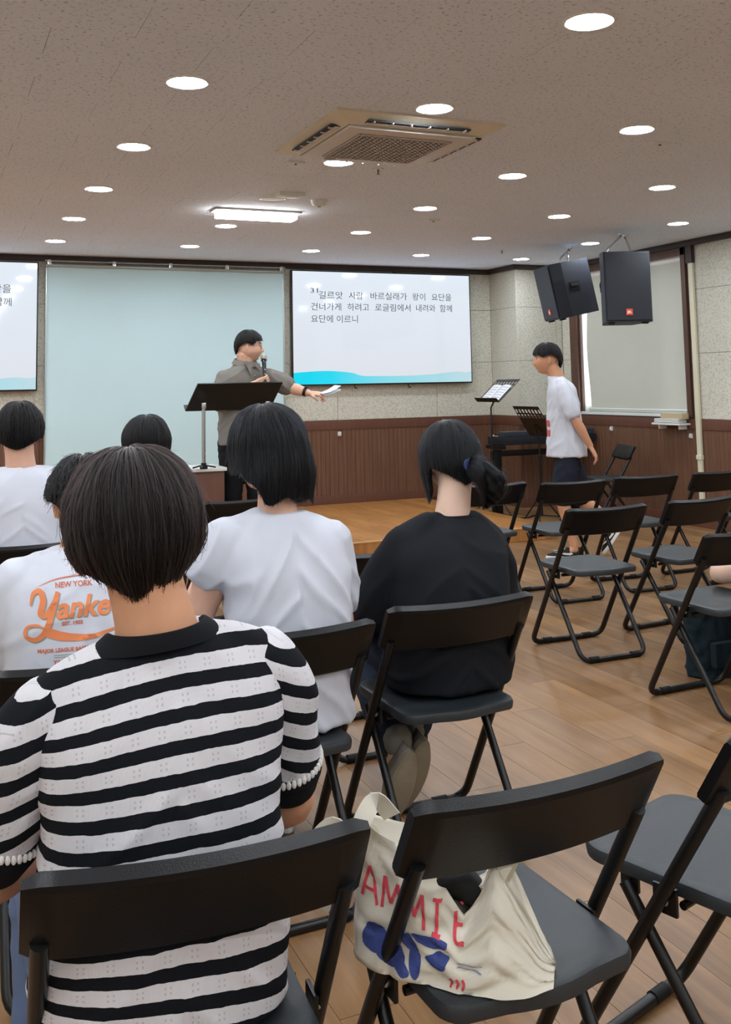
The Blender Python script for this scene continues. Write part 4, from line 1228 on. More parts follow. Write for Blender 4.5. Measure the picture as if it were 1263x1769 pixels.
me = remeshed(mb, .008, 5, 'knit_top'); wrinkle(me, .0035, 2.2, 8, lambda q: 1 if q[2] < .8 else .5)
co = get_co(me); zz = co[:, 2]+(.006+.016*np.clip((co[:, 2]-.78)/.13, 0, 1))*(co[:, 0]/.18)**2
co[:, 2] += .08*co[:, 0]*np.clip((co[:, 2]-.7)/.2, 0, 1); set_co(me, co)
# the hem pulls down towards the seat at the right side
zz = zz + .03*np.clip((.60-co[:, 2])/.12, 0, 1)*np.clip((co[:, 0])/.18, -1, 1)
set_attr(me, zz, co[:, 0]); me.materials.append(M_stripe)
knit = bpy.data.objects.new('knit_top', me); COL.objects.link(knit); knit.parent = p
for i, sx in ((0, -1), (1, 1)):
    sh, el = V3(P1['sh'][i]), V3(P1['el'][i]); ax = (el-sh).normalized(); hem = sh+ax*.19
    mb = MB().limb([sh+V3((-sx*.012, 0, .004)), sh+ax*.05+V3((sx*.004, 0, 0)), sh+ax*.12, hem], [(.056, .062), (.064, .07), (.064, .068), (.058, .062)], 26, 6, (0, 1, 0))
    me = remeshed(mb, .007, 4, 'sleeve'); wrinkle(me, .003, 4.4+i, 12)
    co = get_co(me); rel = co-np.array(sh); al = rel @ np.array(ax)
    set_attr(me, -al+.955+PER*.5+.62*sx*rel[:, 0], rel[:, 0]*1.2+rel[:, 1]); me.materials.append(M_stripe)
    o = bpy.data.objects.new('sleeve', me); COL.objects.link(o); o.parent = p
    q0 = V3(hem)-ax*.0
    cu = MB().limb([q0-ax*.004, q0+ax*.010, q0+ax*.022], [(.061, .065), (.0615, .0655), (.056, .060)], 26, 3, (0, 1, 0)); cm = remeshed(cu, .006, 3, 'cuff'); cm.materials.append(M_rib)
    cu_o = bpy.data.objects.new('cuff', cm); COL.objects.link(cu_o); cu_o.parent = p
    sc = MB(); nx = ax.cross(V3((0, 1, 0))).normalized(); ny = ax.cross(nx)
    for k in range(44):
        a = 2*PI*k/44; cpt = q0-ax*.007+nx*(.0612*math.cos(a))+ny*(.0652*math.sin(a)); sc.ellipsoid(cpt, (.0042, .0042, .0065), 8, 6)
    sc.build('scallop_edge', mat('ivory_yarn', (224, 220, 214), .9), cu_o)
rings = []
for k, (z, a, b) in enumerate(((.970, .106, .080), (.980, .098, .079), (.989, .086, .077), (.995, .078, .074), (.996, .074, .071), (.988, .067, .066))):
    rings.append([v+V3((0, 0, -.030*max(0, (v.y-.0)/.07)+.08*v.x)) for v in ering((-.004, .004, z), a, b, 0, 48, 2.1)])
MB().loft(rings, False).build('collar', M_rib, p)
pants(p, dict(P1, waist=(0, -.03, .62)), C_jean, 2.0)
shoe(p, (-.11, .30, .0), (-.12, .54, .0), upper=C_white, sole=M_white); shoe(p, (.11, .30, 0), (.12, .54, 0), upper=C_white, sole=M_white)
hair(p, P1['head'], P1['hrot'], (.109, .112, .112, .118), [(-.032, .105, .108, .11), (-.060, .092, .099, .10), (-.085, .074, .086, .09), (-.110, .055, .074, .08), (-.14, .045, .066, .08)],
     cut(.02, -.062, -.124, .8), H_brown, 7500, (.22, .6), .00042, .006, .006, 3, .035, zE=.005, wave=.09, ridge=.0035)

# ================================================================== 2. person in the printed white shirt
p = person('person in a white shirt with orange lettering on the back, head half hidden', .365, 2.64)
sp2 = [(0, -.02, .445, .19, .14), (0, -.03, .56, .19, .13), (0, -.035, .68, .185, .12), (0, -.02, .80, .19, .115), (0, .0, .88, .195, .105), (0, .02, .925, .165, .09), (0, .03, .95, .11, .07), (0, .035, .968, .07, .058)]
P2 = dict(head=(.012, .075, 1.075), hrot=head_rot(.1, .2, 0), hs=.96, neck=(0, .035, .945), nr=.055, spine=sp2, sh=[(-.165, .01, .895), (.165, .01, .895)], el=[(-.23, .09, .65), (.22, .09, .65)], wr=[(-.10, .30, .62), (.08, .30, .62)], **sit(0, .535))
body(p, SK1, P2)
tee2 = garment(p, 'printed_shirt', C_white, sp2, [([(s_*.15, .01, .895), (s_*.185, .03, .80), (s_*.212, .055, .715)], [.068, .073, .068]) for s_ in (-1, 1)], [([(s_*.05, .03, .925), (s_*.1, .02, .91), (s_*.16, .01, .885)], [.045, .05, .056]) for s_ in (-1, 1)], amp=.0035, seed=3.7)
pants(p, P2, C_djean, 2.0); shoe(p, (-.11, .30, 0), (-.12, .54, 0), upper=C_white, sole=M_white); shoe(p, (.11, .30, 0), (.12, .54, 0), upper=C_white, sole=M_white)
hair(p, P2['head'], P2['hrot'], (.094, .105, .100, .113), [(-.03, .092, .10, .10), (-.07, .08, .09, .095), (-.10, .07, .08, .09), (-.13, .06, .07, .08)], cut(.035, -.0, -.10, .9), H_black, 2600, (.2, .45), .0005, .006, .007, 5, .08, zE=.005, wave=.25, ridge=.004)
# flat print following the back of the shirt
from mathutils.bvhtree import BVHTree
def project_print(me_src, origin_xz, target, material, root, name='print', lift=.0012, scale=1.0, about=None):
    
    """lay a flat 2D mesh (x right, y up) on the back (-Y side) of target"""
    bm = bmesh.new(); bm.from_mesh(me_src)
    bmesh.ops.triangulate(bm, faces=bm.faces[:])
    for _ in range(3):
        ed = [e for e in bm.edges if e.calc_length() > .006]
        if not ed: break
        bmesh.ops.subdivide_edges(bm, edges=ed, cuts=1); bmesh.ops.triangulate(bm, faces=bm.faces[:])
    T = BVHTree.FromPolygons([v.co for v in target.data.vertices], [p_.vertices for p_ in target.data.polygons])
    for v in bm.verts:
        x, z = origin_xz[0]+v.co.x*scale, origin_xz[1]+v.co.y*scale
        if PRINT_FIT: x, z = PRINT_FIT[0]+(x-PRINT_FIT[0])*PRINT_FIT[2], PRINT_FIT[1]+(z-PRINT_FIT[1])*PRINT_FIT[2]
        h = T.ray_cast(V3((x, -1, z)), V3((0, 1, 0)))
        y = h[0].y if h[0] else -.12
        v.co = (x, y-lift, z)
    me = bpy.data.meshes.new(name); bm.to_mesh(me); bm.free(); me.materials.append(material)
    o = bpy.data.objects.new(name, me); COL.objects.link(o); o.parent = root; return o
PRINT_FIT = None
M_or = mat('orange_print', (232, 136, 84), .7); M_or2 = mat('rust_print', (206, 112, 84), .7); M_gy = mat('grey_print', (150, 152, 142), .7)
def ribbon2d(pts, wid):
    P = catmull([(*q, 0) for q in pts], 6); mb = MB(); L_, R_ = [], []
    n = len(P); wd = np.interp(np.linspace(0, 1, n), np.linspace(0, 1, len(wid)), wid)
    for i in range(n):
        t = V3(P[min(n-1, i+1)])-V3(P[max(0, i-1)]); t.normalize(); nn = V3((-t.y, t.x, 0))
        L_.append(V3(P[i])+nn*wd[i]/2); R_.append(V3(P[i])-nn*wd[i]/2)
    return mb.loft([[a, b] for a, b in zip(L_, R_)], False, False).mesh('r', False)
PRINT_FIT = (-.04, .842, .74)
OX, OZ = -.04, .842
big = [(ribbon2d([(-.128, .018), (-.118, .052), (-.098, .058), (-.09, .03), (-.098, -.005), (-.083, -.012), (-.06, .02), (-.045, .052)], [.004, .012, .016, .018, .018, .016, .014, .012]), 0),
       (ribbon2d([(-.045, .055), (-.062, .0), (-.085, -.06), (-.115, -.083), (-.143, -.07), (-.138, -.045), (-.11, -.04), (-.09, -.048)], [.013, .017, .018, .014, .010, .008, .008, .004]), 0)]
for q, (m_, _) in enumerate(big):
    g_ = m_.copy()
    project_print(g_, (OX+.004, OZ-.004), tee2, M_gy, tee2, 'print_shadow', .0008); project_print(m_, (OX, OZ), tee2, M_or, tee2, 'print_letter', .0016)
tm = text_mesh('ankees', .088, .0022, .28); project_print(tm, (OX-.054, OZ-.022), tee2, M_or, tee2, 'print_letter', .0016)
tm = text_mesh('ankees', .088, .0026, .28); project_print(tm, (OX-.0505, OZ-.0255), tee2, M_gy, tee2, 'print_shadow', .0008)
project_print(ribbon2d([(-.09, -.057), (-.03, -.078), (.05, -.085), (.12, -.07), (.17, -.05)], [.03, .026, .016, .008, .002]), (OX, OZ), tee2, M_or, tee2, 'print_swash', .0016)
project_print(ribbon2d([(-.10, .073), (-.06, .088), (0, .095), (.06, .095), (.12, .085)], [.001, .003, .004, .003, .002]), (OX, OZ), tee2, M_or2, tee2, 'print_arc', .0014)
for txt, x, z, sz in (('NEW YORK', -.052, .066, .022), ('EST. 1903', -.035, -.045, .016), ('MAJOR LEAGUE BASEBALL', -.108, -.122, .0155), ('YANKEES', -.062, -.158, .018)):
    project_print(text_mesh(txt, sz, .0006, .1 if 'YANK' in txt else 0), (OX+x, OZ+z), tee2, M_or2, tee2, 'print_text', .0014)
for q in range(2): project_print(ribbon2d([(-.06, -.131-.007*q), (.0, -.132-.007*q)], [.002, .002]), (OX, OZ), tee2, M_gy, tee2, 'print_line', .0014)
for tx in ('N', 'Y'):
    project_print(text_mesh(tx, .034, .0006), (OX+(.022 if tx == 'N' else .0235), OZ+(-.166 if tx == 'N' else -.156)), tee2, M_or2, tee2, 'print_emblem', .0014)

PRINT_FIT = None
# ================================================================== 3. man at the left edge
p = person('man with short black hair in a white shirt at the left edge, seen from behind', .37, 4.57)
sp3 = [(0, -.02, .445, .20, .145), (0, -.03, .6, .20, .135), (0, -.025, .75, .20, .125), (0, -.01, .88, .208, .12), (0, 0, .95, .205, .105), (0, .01, 1.0, .16, .085), (0, .015, 1.025, .10, .068), (0, .02, 1.04, .07, .06)]
P3 = dict(head=(-.005, .045, 1.19), hrot=head_rot(-.2, .05, 0), hs=1.03, neck=(0, .02, 1.02), nr=.062, spine=sp3, sh=[(-.175, .0, .965), (.175, .0, .965)], el=[(-.24, .08, .70), (.24, .08, .70)], wr=[(-.12, .30, .64), (.12, .30, .64)], arm=1.1, **sit(0, .54))
body(p, SK2, P3)
garment(p, 'white_shirt', C_white, sp3, [([(s_*.16, .0, .965), (s_*.198, .025, .86), (s_*.222, .055, .775)], [.070, .076, .074]) for s_ in (-1, 1)], [([(s_*.05, .015, 1.0), (s_*.11, .01, .985), (s_*.17, 0, .955)], [.045, .052, .06]) for s_ in (-1, 1)], amp=.0035, seed=9.1)
pants(p, P3, C_djean, 2.0); shoe(p, (-.11, .30, 0), (-.12, .55, 0), upper=C_black, sole=M_white); shoe(p, (.11, .30, 0), (.12, .55, 0), upper=C_black, sole=M_white)
hair(p, P3['head'], P3['hrot'], (.100, .112, .108, .122), [(-.03, .098, .108, .105), (-.065, .088, .098, .1), (-.09, .078, .09, .09), (-.12, .065, .075, .08)], cut(.03, -.035, -.082, .9), H_black, 2200, (.2, .5), .0006, .006, .005, 7, .03, zE=.005, wave=.12, ridge=.003)

# ================================================================== 4. far spectator before the backdrop
p = person('dark-haired spectator whose head top shows in front of the teal backdrop', .92, 4.63)
sp4 = [(0, -.02, .445, .17, .13), (0, -.03, .6, .165, .115), (0, -.02, .75, .165, .105), (0, .0, .85, .165, .095), (0, .005, .905, .13, .075), (0, .01, .925, .09, .06), (0, .01, .94, .06, .05)]
P4 = dict(head=(.005, .04, 1.12), hrot=head_rot(0, .05, 0), hs=.98, neck=(0, .01, .93), nr=.052, spine=sp4, sh=[(-.145, 0, .865), (.145, 0, .865)], el=[(-.2, .07, .63), (.2, .07, .63)], wr=[(-.09, .28, .6), (.09, .28, .6)], arm=.9, **sit(0, .53))
body(p, SK2, P4)
garment(p, 'dark_shirt', C_black, sp4, [([(s_*.13, 0, .865), (s_*.165, .02, .78), (s_*.185, .045, .71)], [.062, .066, .064]) for s_ in (-1, 1)], [([(s_*.04, .01, .9), (s_*.09, .005, .885), (s_*.14, 0, .86)], [.04, .045, .052]) for s_ in (-1, 1)], voxel=.012, amp=.003)
pants(p, P4, C_djean, 2.0, voxel=.013); shoe(p, (-.11, .30, 0), (-.12, .53, 0), upper=C_white, sole=M_white); shoe(p, (.11, .30, 0), (.12, .53, 0), upper=C_white, sole=M_white)
hair(p, P4['head'], P4['hrot'], (.110, .115, .108, .122), [(-.04, .106, .11, .105), (-.08, .094, .10, .1), (-.11, .08, .088, .09)], cut(.02, -.05, -.10, .9), H_black, 1800, (.3, .7), .0006, .006, .004, 8, .02, zE=.0, wave=.06)

# ================================================================== 5. woman with the bob
p = person('woman with a shoulder-length black bob in a plain white shirt, elbow bent out', .925, 2.73)
sp5 = [(0, -.02, .445, .185, .14), (0, -.035, .56, .18, .128), (-.0, -.04, .68, .172, .115), (.0, -.03, .80, .18, .112), (-.006, -.01, .89, .184, .105), (-.01, .0, .945, .170, .09), (-.01, .01, .985, .125, .075), (-.012, .015, 1.01, .08, .062)]
P5 = dict(head=(-.025, .06, 1.178), hrot=head_rot(.62, .12, -.03), jaw=.2, chub=1.1, hs=1.02, neck=(-.012, .015, .995), nr=.055, spine=sp5, sh=[(-.160, .005, .94), (.138, .0, .915)], el=[(-.238, .035, .735), (.187, .06, .665)], wr=[(-.16, .27, .80), (.08, .28, .66)], arm=1.14, **sit(0, .535))
body(p, SK2, P5)
garment(p, 'white_shirt', C_white, sp5, [([(-.15, .005, .945), (-.18, .012, .905), (-.200, .02, .865)], [.070, .076, .076]), ([(.128, .0, .92), (.158, .018, .83), (.174, .036, .745)], [.070, .072, .066])],
        [([(-.055, .012, .975), (-.1, .008, .968), (-.155, .004, .945)], [.045, .05, .058]), ([(.04, .012, .97), (.09, .005, .95), (.134, 0, .92)], [.045, .05, .058])], voxel=.008, amp=.0065, seed=1.3, freq=8, ang=.95)
pants(p, P5, C_jean, 2.0); shoe(p, (-.11, .30, 0), (-.12, .54, 0), upper=C_white, sole=M_white); shoe(p, (.11, .30, 0), (.12, .54, 0), upper=C_white, sole=M_white)
def cut5(ph):
    a = ((ph+PI) % (2*PI))-PI           # left side of the head is negative
    if abs(a) < .35: return .03
    if a < 0:
        if a > -.6: return .03-.075*(abs(a)-.35)/.25
        if a > -1.5: return -.045-.01*(abs(a)-.6)/.9
        t = min(1, (abs(a)-1.5)/.6); return -.055-.088*t**1.3+.008*math.sin(a*9)
    t = min(1, (a-.35)/.6); return .03-.19*t+.008*math.sin(a*7)
hair(p, P5['head'], P5['hrot'], (.110, .122, .108, .128), [(-.04, .118, .125, .105), (-.08, .126, .122, .10), (-.12, .130, .112, .095), (-.15, .130, .102, .09), (-.175, .128, .098, .09)], cut5, H_blue, 5200, (.35, .85), .0005, .006, .004, 9, .02, zE=.005, wave=.035, ridge=.002)
PW5 = V3(P5['head'])

# ================================================================== 6. woman with the ponytail
p = person('woman in a black shirt with black hair tied in a low ponytail, seen from behind', 1.49, 2.85)
sp6 = [(0, -.02, .445, .20, .15), (0, -.04, .55, .20, .14), (0, -.045, .66, .195, .13), (.008, -.03, .77, .196, .125), (.015, .0, .85, .190, .115), (.035, .03, .895, .160, .095), (.06, .05, .92, .11, .078), (.07, .055, .935, .085, .066)]
P6 = dict(head=(.106, .125, 1.112), hrot=head_rot(.0, .28, .02), hs=1.0, neck=(.07, .055, .92), nr=.056, spine=sp6, sh=[(-.135, .015, .865), (.185, .015, .85)], el=[(-.238, .09, .60), (.245, .10, .60)], wr=[(-.13, .30, .60), (.14, .30, .56)], **sit(0, .535, ky=.44))
P6['an'] = [(-.170, -.015, .275), (-.092, .055, .275)]; P6['toe'] = [(-.185, .03, .10), (-.10, .10, .10)]
body(p, SK3, P6)
garment(p, 'black_shirt', C_black, sp6, [([(-.118, .015, .865), (-.168, .04, .77), (-.222, .075, .655)], [.066, .078, .078]), ([(.17, .015, .85), (.205, .04, .755), (.235, .08, .655)], [.066, .076, .074])],
        [([(.01, .05, .90), (-.05, .03, .893), (-.122, .015, .86)], [.048, .057, .062]), ([(.11, .05, .90), (.13, .03, .89), (.175, .015, .845)], [.048, .055, .062])], voxel=.009, amp=.006, seed=6.6, freq=7)
rings = [[v+V3((0, 0, -.03*max(0, v.y-.06)/.06)) for v in ering((.07, .057, z), a, b, 0, 40, 2.1)] for z, a, b in ((.92, .092, .076), (.933, .087, .073), (.941, .080, .068), (.934, .074, .062))]
MB().loft(rings, False).build('collar', C_black, p)
pants(p, P6, C_djean, 1.9)
shG = mat('grey_suede', (126, 118, 110), .85, var=.12, vscale=40); shB = mat('tan_sole', (150, 142, 124), .8, var=.1, vscale=60)
shoe(p, (-.171, -.108, .285), (-.19, .02, .035), (0, .78, .62), shG, shB, w=.047)
shoe(p, (-.092, -.043, .285), (-.105, .10, .035), (0, .8, .6), shG, shB, w=.047)
sock = mat('pale_sock', (132, 130, 122), .9)
for a in P6['an']:
    MB().limb([V3(a)+V3((0, .014, .026)), V3(a)+V3((0, .004, .004))], [.045, .043], 16, 3).build('sock', sock, p)
def cut6(ph):
    a = ((ph+PI) % (2*PI))-PI
    if abs(a) < .65: return .04
    if a < 0:
        if abs(a) < 1.5: return -.135 if abs(a) > .95 else .04-.175*(abs(a)-.65)/.3      # loose lock before the left ear
        if abs(a) < 1.85: return -.135+.115*(abs(a)-1.5)/.35
    else:
        if abs(a) < 1.85: return .04-.07*(abs(a)-.65)/1.2
    t = (abs(a)-1.85)/(PI-1.85); return -.035-.072*t
hair(p, P6['head'], P6['hrot'], (.100, .110, .104, .120), [(-.04, .099, .106, .10), (-.075, .094, .094, .095), (-.105, .092, .084, .09), (-.135, .088, .078, .085), (-.16, .086, .075, .085)], cut6, H_blue, 4200, (.35, .8), .0005, .006, .003, 12, .015, zE=.005, wave=.03, ridge=.002)
Rh = P6['hrot']; hc = V3(P6['head']); tie = hc+Rh @ V3((.012, -.112, -.05))
tail_pts = [tie+V3((-.02, .03, .012)), tie, tie+V3((.022, -.035, -.01)), tie+V3((.042, -.045, -.045)), tie+V3((.045, -.04, -.088)), tie+V3((.03, -.03, -.12))]
tm = MB().limb(tail_pts, [.02, .017, .030, .038, .034, .014], 18, 5); tme = remeshed(tm, .006, 2, 'ponytail'); wrinkle(tme, .006, 8.8, 26); tme.materials.append(H_blue[0])
o = bpy.data.objects.new('ponytail', tme); COL.objects.link(o); o.parent = p
rr = random.Random(5); pos = []; rads = []
base = catmull([tuple(q) for q in tail_pts[1:]], 3)
for q in range(1500):
    a = rr.uniform(0, 2*PI); rad = math.sqrt(rr.random()); fl = rr.uniform(.8, 1.15) if rr.random() > .04 else rr.uniform(1.15, 1.35)
    for k in range(8):
        t = k/7; b = V3(base[min(len(base)-1, int(t*(len(base)-1)))]); w_ = (.012+.034*math.sin(PI*min(1, t*1.0+.05))**.8)*fl
        pos.append(b+V3((math.cos(a)*rad*w_, math.sin(a*1.7)*rad*w_*.8, math.sin(a)*rad*w_ - .012*t*(rr.random()-.2)))); rads.append(.0005*(1-.6*t))
strands(o, pos, rads, 8, H_blue[1])
MB().add(*(lambda m: (m.v, m.f))(MB().tube([tie+V3((math.cos(a)*.0, 0, 0))+(V3((math.cos(a), 0, 0))*.021+V3((0, .5, .85)).normalized()*math.sin(a)*.021) for a in np.linspace(0, 2*PI, 22)], .0075, 8))).build('hair_tie', mat('navy_scrunchie', (30, 44, 92), .8), p)

# ================================================================== 7. the speaker
p = person('man in a grey shirt and glasses speaking into a microphone, left arm stretched out', 2.32, 7.74, STZ)
CH_YAW = -2.784
sp7 = [(-.03, .0, .80, .19, .145), (-.03, .0, .90, .195, .155), (-.025, 0, 1.0, .195, .16), (-.02, 0, 1.12, .198, .15), (-.01, .0, 1.24, .205, .135), (0, 0, 1.325, .197, .12), (0.0, 0, 1.378, .158, .104), (.0, 0, 1.42, .110, .088), (0, 0, 1.452, .084, .078)]
hr7 = head_rot(-math.radians(90+16), .06, 0)
P7 = dict(head=(.02, -.02, 1.572), hrot=hr7, hs=1.06, jaw=.18, chub=1.2, neck=(0, 0, 1.42), nr=.069, spine=sp7, tyaw=CH_YAW, sh=[(-.185, -.02, 1.325), (.165, -.10, 1.325)],
          el=[(-.235, -.14, 1.135), (.315, -.21, 1.235)], wr=[(.0, -.245, 1.275), (.425, -.30, 1.195)], arm=1.12,
          hip=[(-.115, .02, .82), (.055, -.03, .82)], kn=[(-.12, -.01, .44), (.07, -.06, .44)], an=[(-.12, .03, .08), (.075, -.02, .08)], toe=[(-.15, -.13, .03), (.13, -.17, .03)], leg=1.12, pw=.185)
mic_a = V3((.075, -.27, 1.30)); mic_b = V3((.112, -.128, 1.482))
md = (mic_b-mic_a).normalized()
hands7 = [dict(d=(1, -.25, .25), nrm=(.15, .9, .3), curl=.95, s=1.0, side=-1, thumb_close=.6),
          dict(d=(.9, -.45, -.10), nrm=(.1, .3, -.9), curl=.75, s=1.0, side=-1, thumb_close=.9, fist=[.55, .8, .95, 1.0])]
body(p, SK2, P7, .0048, hands7)
face_bits(p, P7['head'], hr7, P7['hs'], SK2)
s7 = garment(p, 'grey_shirt', C_grey, sp7, [([(-.17, -.02, 1.325), (-.215, -.065, 1.215), (-.24, -.105, 1.125)], [.074, .082, .078]), ([(.15, -.09, 1.325), (.225, -.14, 1.29), (.285, -.18, 1.25)], [.074, .080, .078])],
             [([(-.05, 0, 1.37), (-.11, -.01, 1.355), (-.175, -.02, 1.32)], [.05, .056, .066]), ([(.05, -.03, 1.37), (.1, -.06, 1.355), (.16, -.09, 1.32)], [.05, .056, .066])], voxel=.009, amp=.006, seed=2.9, yaw=CH_YAW, freq=9)
# collar stand, two collar points, placket buttons, pocket
fx = RZ(CH_YAW)
rings = [[v+V3((0, 0, .014*(-(v-V3((0, 0, z))).dot(fx @ V3((0, 1, 0)))/.07))) for v in ering((0, 0, z), a, b, CH_YAW, 40, 2.1)] for z, a, b in ((1.42, .100, .093), (1.445, .091, .087), (1.468, .084, .081), (1.463, .092, .088), (1.428, .112, .106))]
col = MB().loft(rings, False).build('collar', C_grey, s7)
T7 = BVHTree.FromPolygons([v.co for v in s7.data.vertices], [q.vertices for q in s7.data.polygons])
def on_chest(x, z, lift=.003):
    o_ = fx @ V3((x, .5, 0)); o_.z = z; h = T7.ray_cast(o_, -(fx @ V3((0, 1, 0))))
    return (h[0]+(fx @ V3((0, lift, 0)))) if h[0] else None
for sx in (-1, 1):
    q = [fx @ V3((sx*.012, .098, 0))+V3((0, 0, 1.418)), fx @ V3((sx*.070, .084, 0))+V3((0, 0, 1.440)), fx @ V3((sx*.060, .138, 0))+V3((0, 0, 1.35))]
    nrm_ = fx @ V3((0, .006, 0))
    MB().loft([q, [v+nrm_ for v in q]]).build('collar_point', C_grey, col)
for z in (1.34, 1.27, 1.2, 1.13, 1.06, .99, .92):
    c = on_chest(0, z, .002)
    if c: MB().ellipsoid(c, (.006, .006, .006), 10, 6).build('button', mat('shirt_button', (196, 188, 176), .4), s7)
pk = MB(); rows = []
for z in (1.285, 1.25, 1.215, 1.185):
    rows.append([on_chest(x, z, .004) for x in (-.135, -.105, -.075)])
rows = [r_ for r_ in rows if all(v is not None for v in r_)]
if len(rows) > 1: pk.loft(rows, False, False).build('pocket', C_grey, s7)
pants(p, dict(P7, waist=(-.03, 0, .92)), C_trou, 1.96, voxel=.011)
for i in (0, 1):
    an, to = V3(P7['an'][i]), V3(P7['toe'][i]); d = V3((to.x-an.x, to.y-an.y, 0)).normalized(); h_ = V3((an.x, an.y, .001))-d*.07
    shoe(p, h_, h_+d*.27, upper=M_blkm, sole=M_blk)
hair(p, P7['head'], hr7, (.102*1.02, .112, .112, .124), [(-.03, .100, .108, .11), (-.06, .092, .1, .1), (-.09, .08, .09, .09)],
     lambda ph: (lambda a: .052 if a < .9 else (.052-.042*(a-.9)/.4 if a < 1.3 else (.010+.016*math.sin((a-1.3)*4) if a < 2.0 else .015-.085*(a-2.0)/1.14)))(abs(((ph+PI) % (2*PI))-PI)), H_black, 1800, (.3, .7), .0007, .006, .004, 21, .01, zE=.01, wave=.08, ridge=.003)
gls = thing('eyeglasses', 'thin metal-framed eyeglasses worn by the man in the grey shirt', 'glasses', (2.32, 7.74, STZ))
hc7, s_ = V3(P7['head']), P7['hs']
def hp7(v): return hc7+hr7 @ (V3(v)*s_)
M_gold = mat('frame_metal', (186, 172, 158), .3, .7)
for sx in (-1, 1):
    ring = [hp7((sx*.034+.026*math.cos(a), .100-.006*abs(math.cos(a)), .008+.021*math.sin(a))) for a in np.linspace(0, 2*PI, 25)]
    MB().tube(ring, .0028, 6, False).build('rim', M_gold, gls)
    MB().loft([[hp7((sx*.034+.025*math.cos(a), .0995-.006*abs(math.cos(a)), .008+.020*math.sin(a))) for a in np.linspace(0, 2*PI, 24, endpoint=False)], [hp7((sx*.034+.025*math.cos(a), .1005-.006*abs(math.cos(a)), .008+.020*math.sin(a))) for a in np.linspace(0, 2*PI, 24, endpoint=False)]]).build('lens', gl.m, gls)
    MB().tube([hp7((sx*.060, .094, .012)), hp7((sx*.076, .075, .012)), hp7((sx*.083, .005, .010)), hp7((sx*.082, -.012, -.002))], .0022, 6).build('temple', M_gold, gls)
MB().tube([hp7((-.008, .101, .012)), hp7((0, .104, .015)), hp7((.008, .101, .012))], .0014, 6).build('bridge', M_gold, gls)
wt = thing('wristwatch', 'black band wristwatch on the stretched-out wrist of the man in grey', 'watch', (2.32, 7.74, STZ))
el, wr = V3(P7['el'][1]), V3(P7['wr'][1]); ax = (wr-el).normalized(); q0 = wr-ax*.03; nx = ax.cross(V3((0, 0, 1))).normalized(); ny = nx.cross(ax)
rings = [[q0+ax*t+nx*(.0385*math.cos(a))+ny*(.0345*math.sin(a)) for a in np.linspace(0, 2*PI, 28, endpoint=False)] for t in (-.012, .012)]
rings2 = [[q0+ax*t+nx*(.0355*math.cos(a))+ny*(.0315*math.sin(a)) for a in np.linspace(0, 2*PI, 28, endpoint=False)] for t in (.012, -.012)]
MB().loft(rings+rings2+[rings[0]], False).build('strap', M_blkm, wt)
MB().lathe([(.001, .008), (.014, .008), (.016, .0), (.001, 0)], 18, (0, 0, 0)).xf(Matrix.Translation(q0+ny*.034)).build('dial', M_blk, wt)
mc = thing('microphone', 'black handheld microphone with a silver grille at the speaker\'s mouth', 'microphone', (2.32, 7.74, STZ))
MB().limb([mic_a-md*.04, mic_a+md*.06, mic_b-md*.025], [.0125, .0145, .018], 16, 3).build('handle', M_blk, mc)
MB().ellipsoid(mic_b+md*.0, (.026, .026, .030), 18, 12).build('grille', mat('mic_grille', (176, 172, 160), .35, .6, bump=.8, bscale=900), mc)
MB().tube([mic_b-md*.03, mic_b-md*.02], .0245, 16).build('ring', M_chrome, mc)
for k in (0, 1): MB().ellipsoid(mic_a+md*(.06+.045*k)+V3((0, -.0145, 0)), (.006, .004, .006), 8, 6).build('button', M_white, mc)
pp = thing('paper_sheet', 'white folded sheet held out in the speaker\'s left hand', 'paper', (2.32, 7.74, STZ))
c0 = V3((.492, -.345, 1.187)); rings = []
for k in range(7):
    t = k/6; rings.append([c0+V3((.145*t, -.005-.03*t, .035*t-.012*math.sin(PI*t)))+q for q in (V3((0, .055, .0)), V3((.01, -.055, -.006)), V3((.01, -.055, -.0045)), V3((0, .055, .0015)))])
MB().loft(rings).build('sheet', mat('white_paper', (240, 240, 244), .6), pp, True, .5)
MB().loft([[q+V3((0, -.0, .006+.004*k)) for q in r_] for k, r_ in enumerate(rings)]).build('fold', mat('white_paper_back', (228, 228, 234), .6), pp, True, .5)

# ================================================================== 8. the boy walking past
p = person('boy in a white shirt and dark shorts walking left past the window', 4.53, 6.64)
p.rotation_euler.z = -.52; p.location.x += .03
Y8 = PI/2
sp8 = [(.03, .0, .775, .182, .158), (.03, .0, .86, .178, .152), (.025, 0, .98, .168, .14), (.02, 0, 1.10, .17, .13), (.015, 0, 1.20, .178, .122), (.005, 0, 1.29, .178, .11), (-.005, 0, 1.345, .135, .09), (-.022, 0, 1.378, .085, .072), (-.03, 0, 1.396, .064, .062)]
hr8 = head_rot(PI/2, .08, 0)
P8 = dict(head=(-.095, 0, 1.535), hrot=hr8, hs=1.02, neck=(-.024, 0, 1.385), nr=.057, spine=sp8, tyaw=Y8, sh=[(.01, -.155, 1.30), (.005, .155, 1.30)], el=[(.095, -.19, 1.055), (.03, .20, 1.05)], wr=[(.195, -.165, .86), (.06, .17, .84)], arm=.92,
          hip=[(.03, -.085, .80), (.03, .085, .80)], kn=[(-.02, -.075, .445), (.135, .085, .43)], an=[(.055, -.07, .095), (.375, .10, .255)], toe=[(-.10, -.07, .03), (.30, .10, .10)], leg=.95, pw=.118)
hands8 = [dict(d=(.45, .05, -.85), nrm=(-.85, .3, -.45), curl=.5, s=.95, side=1), None]
body(p, SK1, P8, .005, hands8)
face_bits(p, P8['head'], hr8, P8['hs'], SK1)
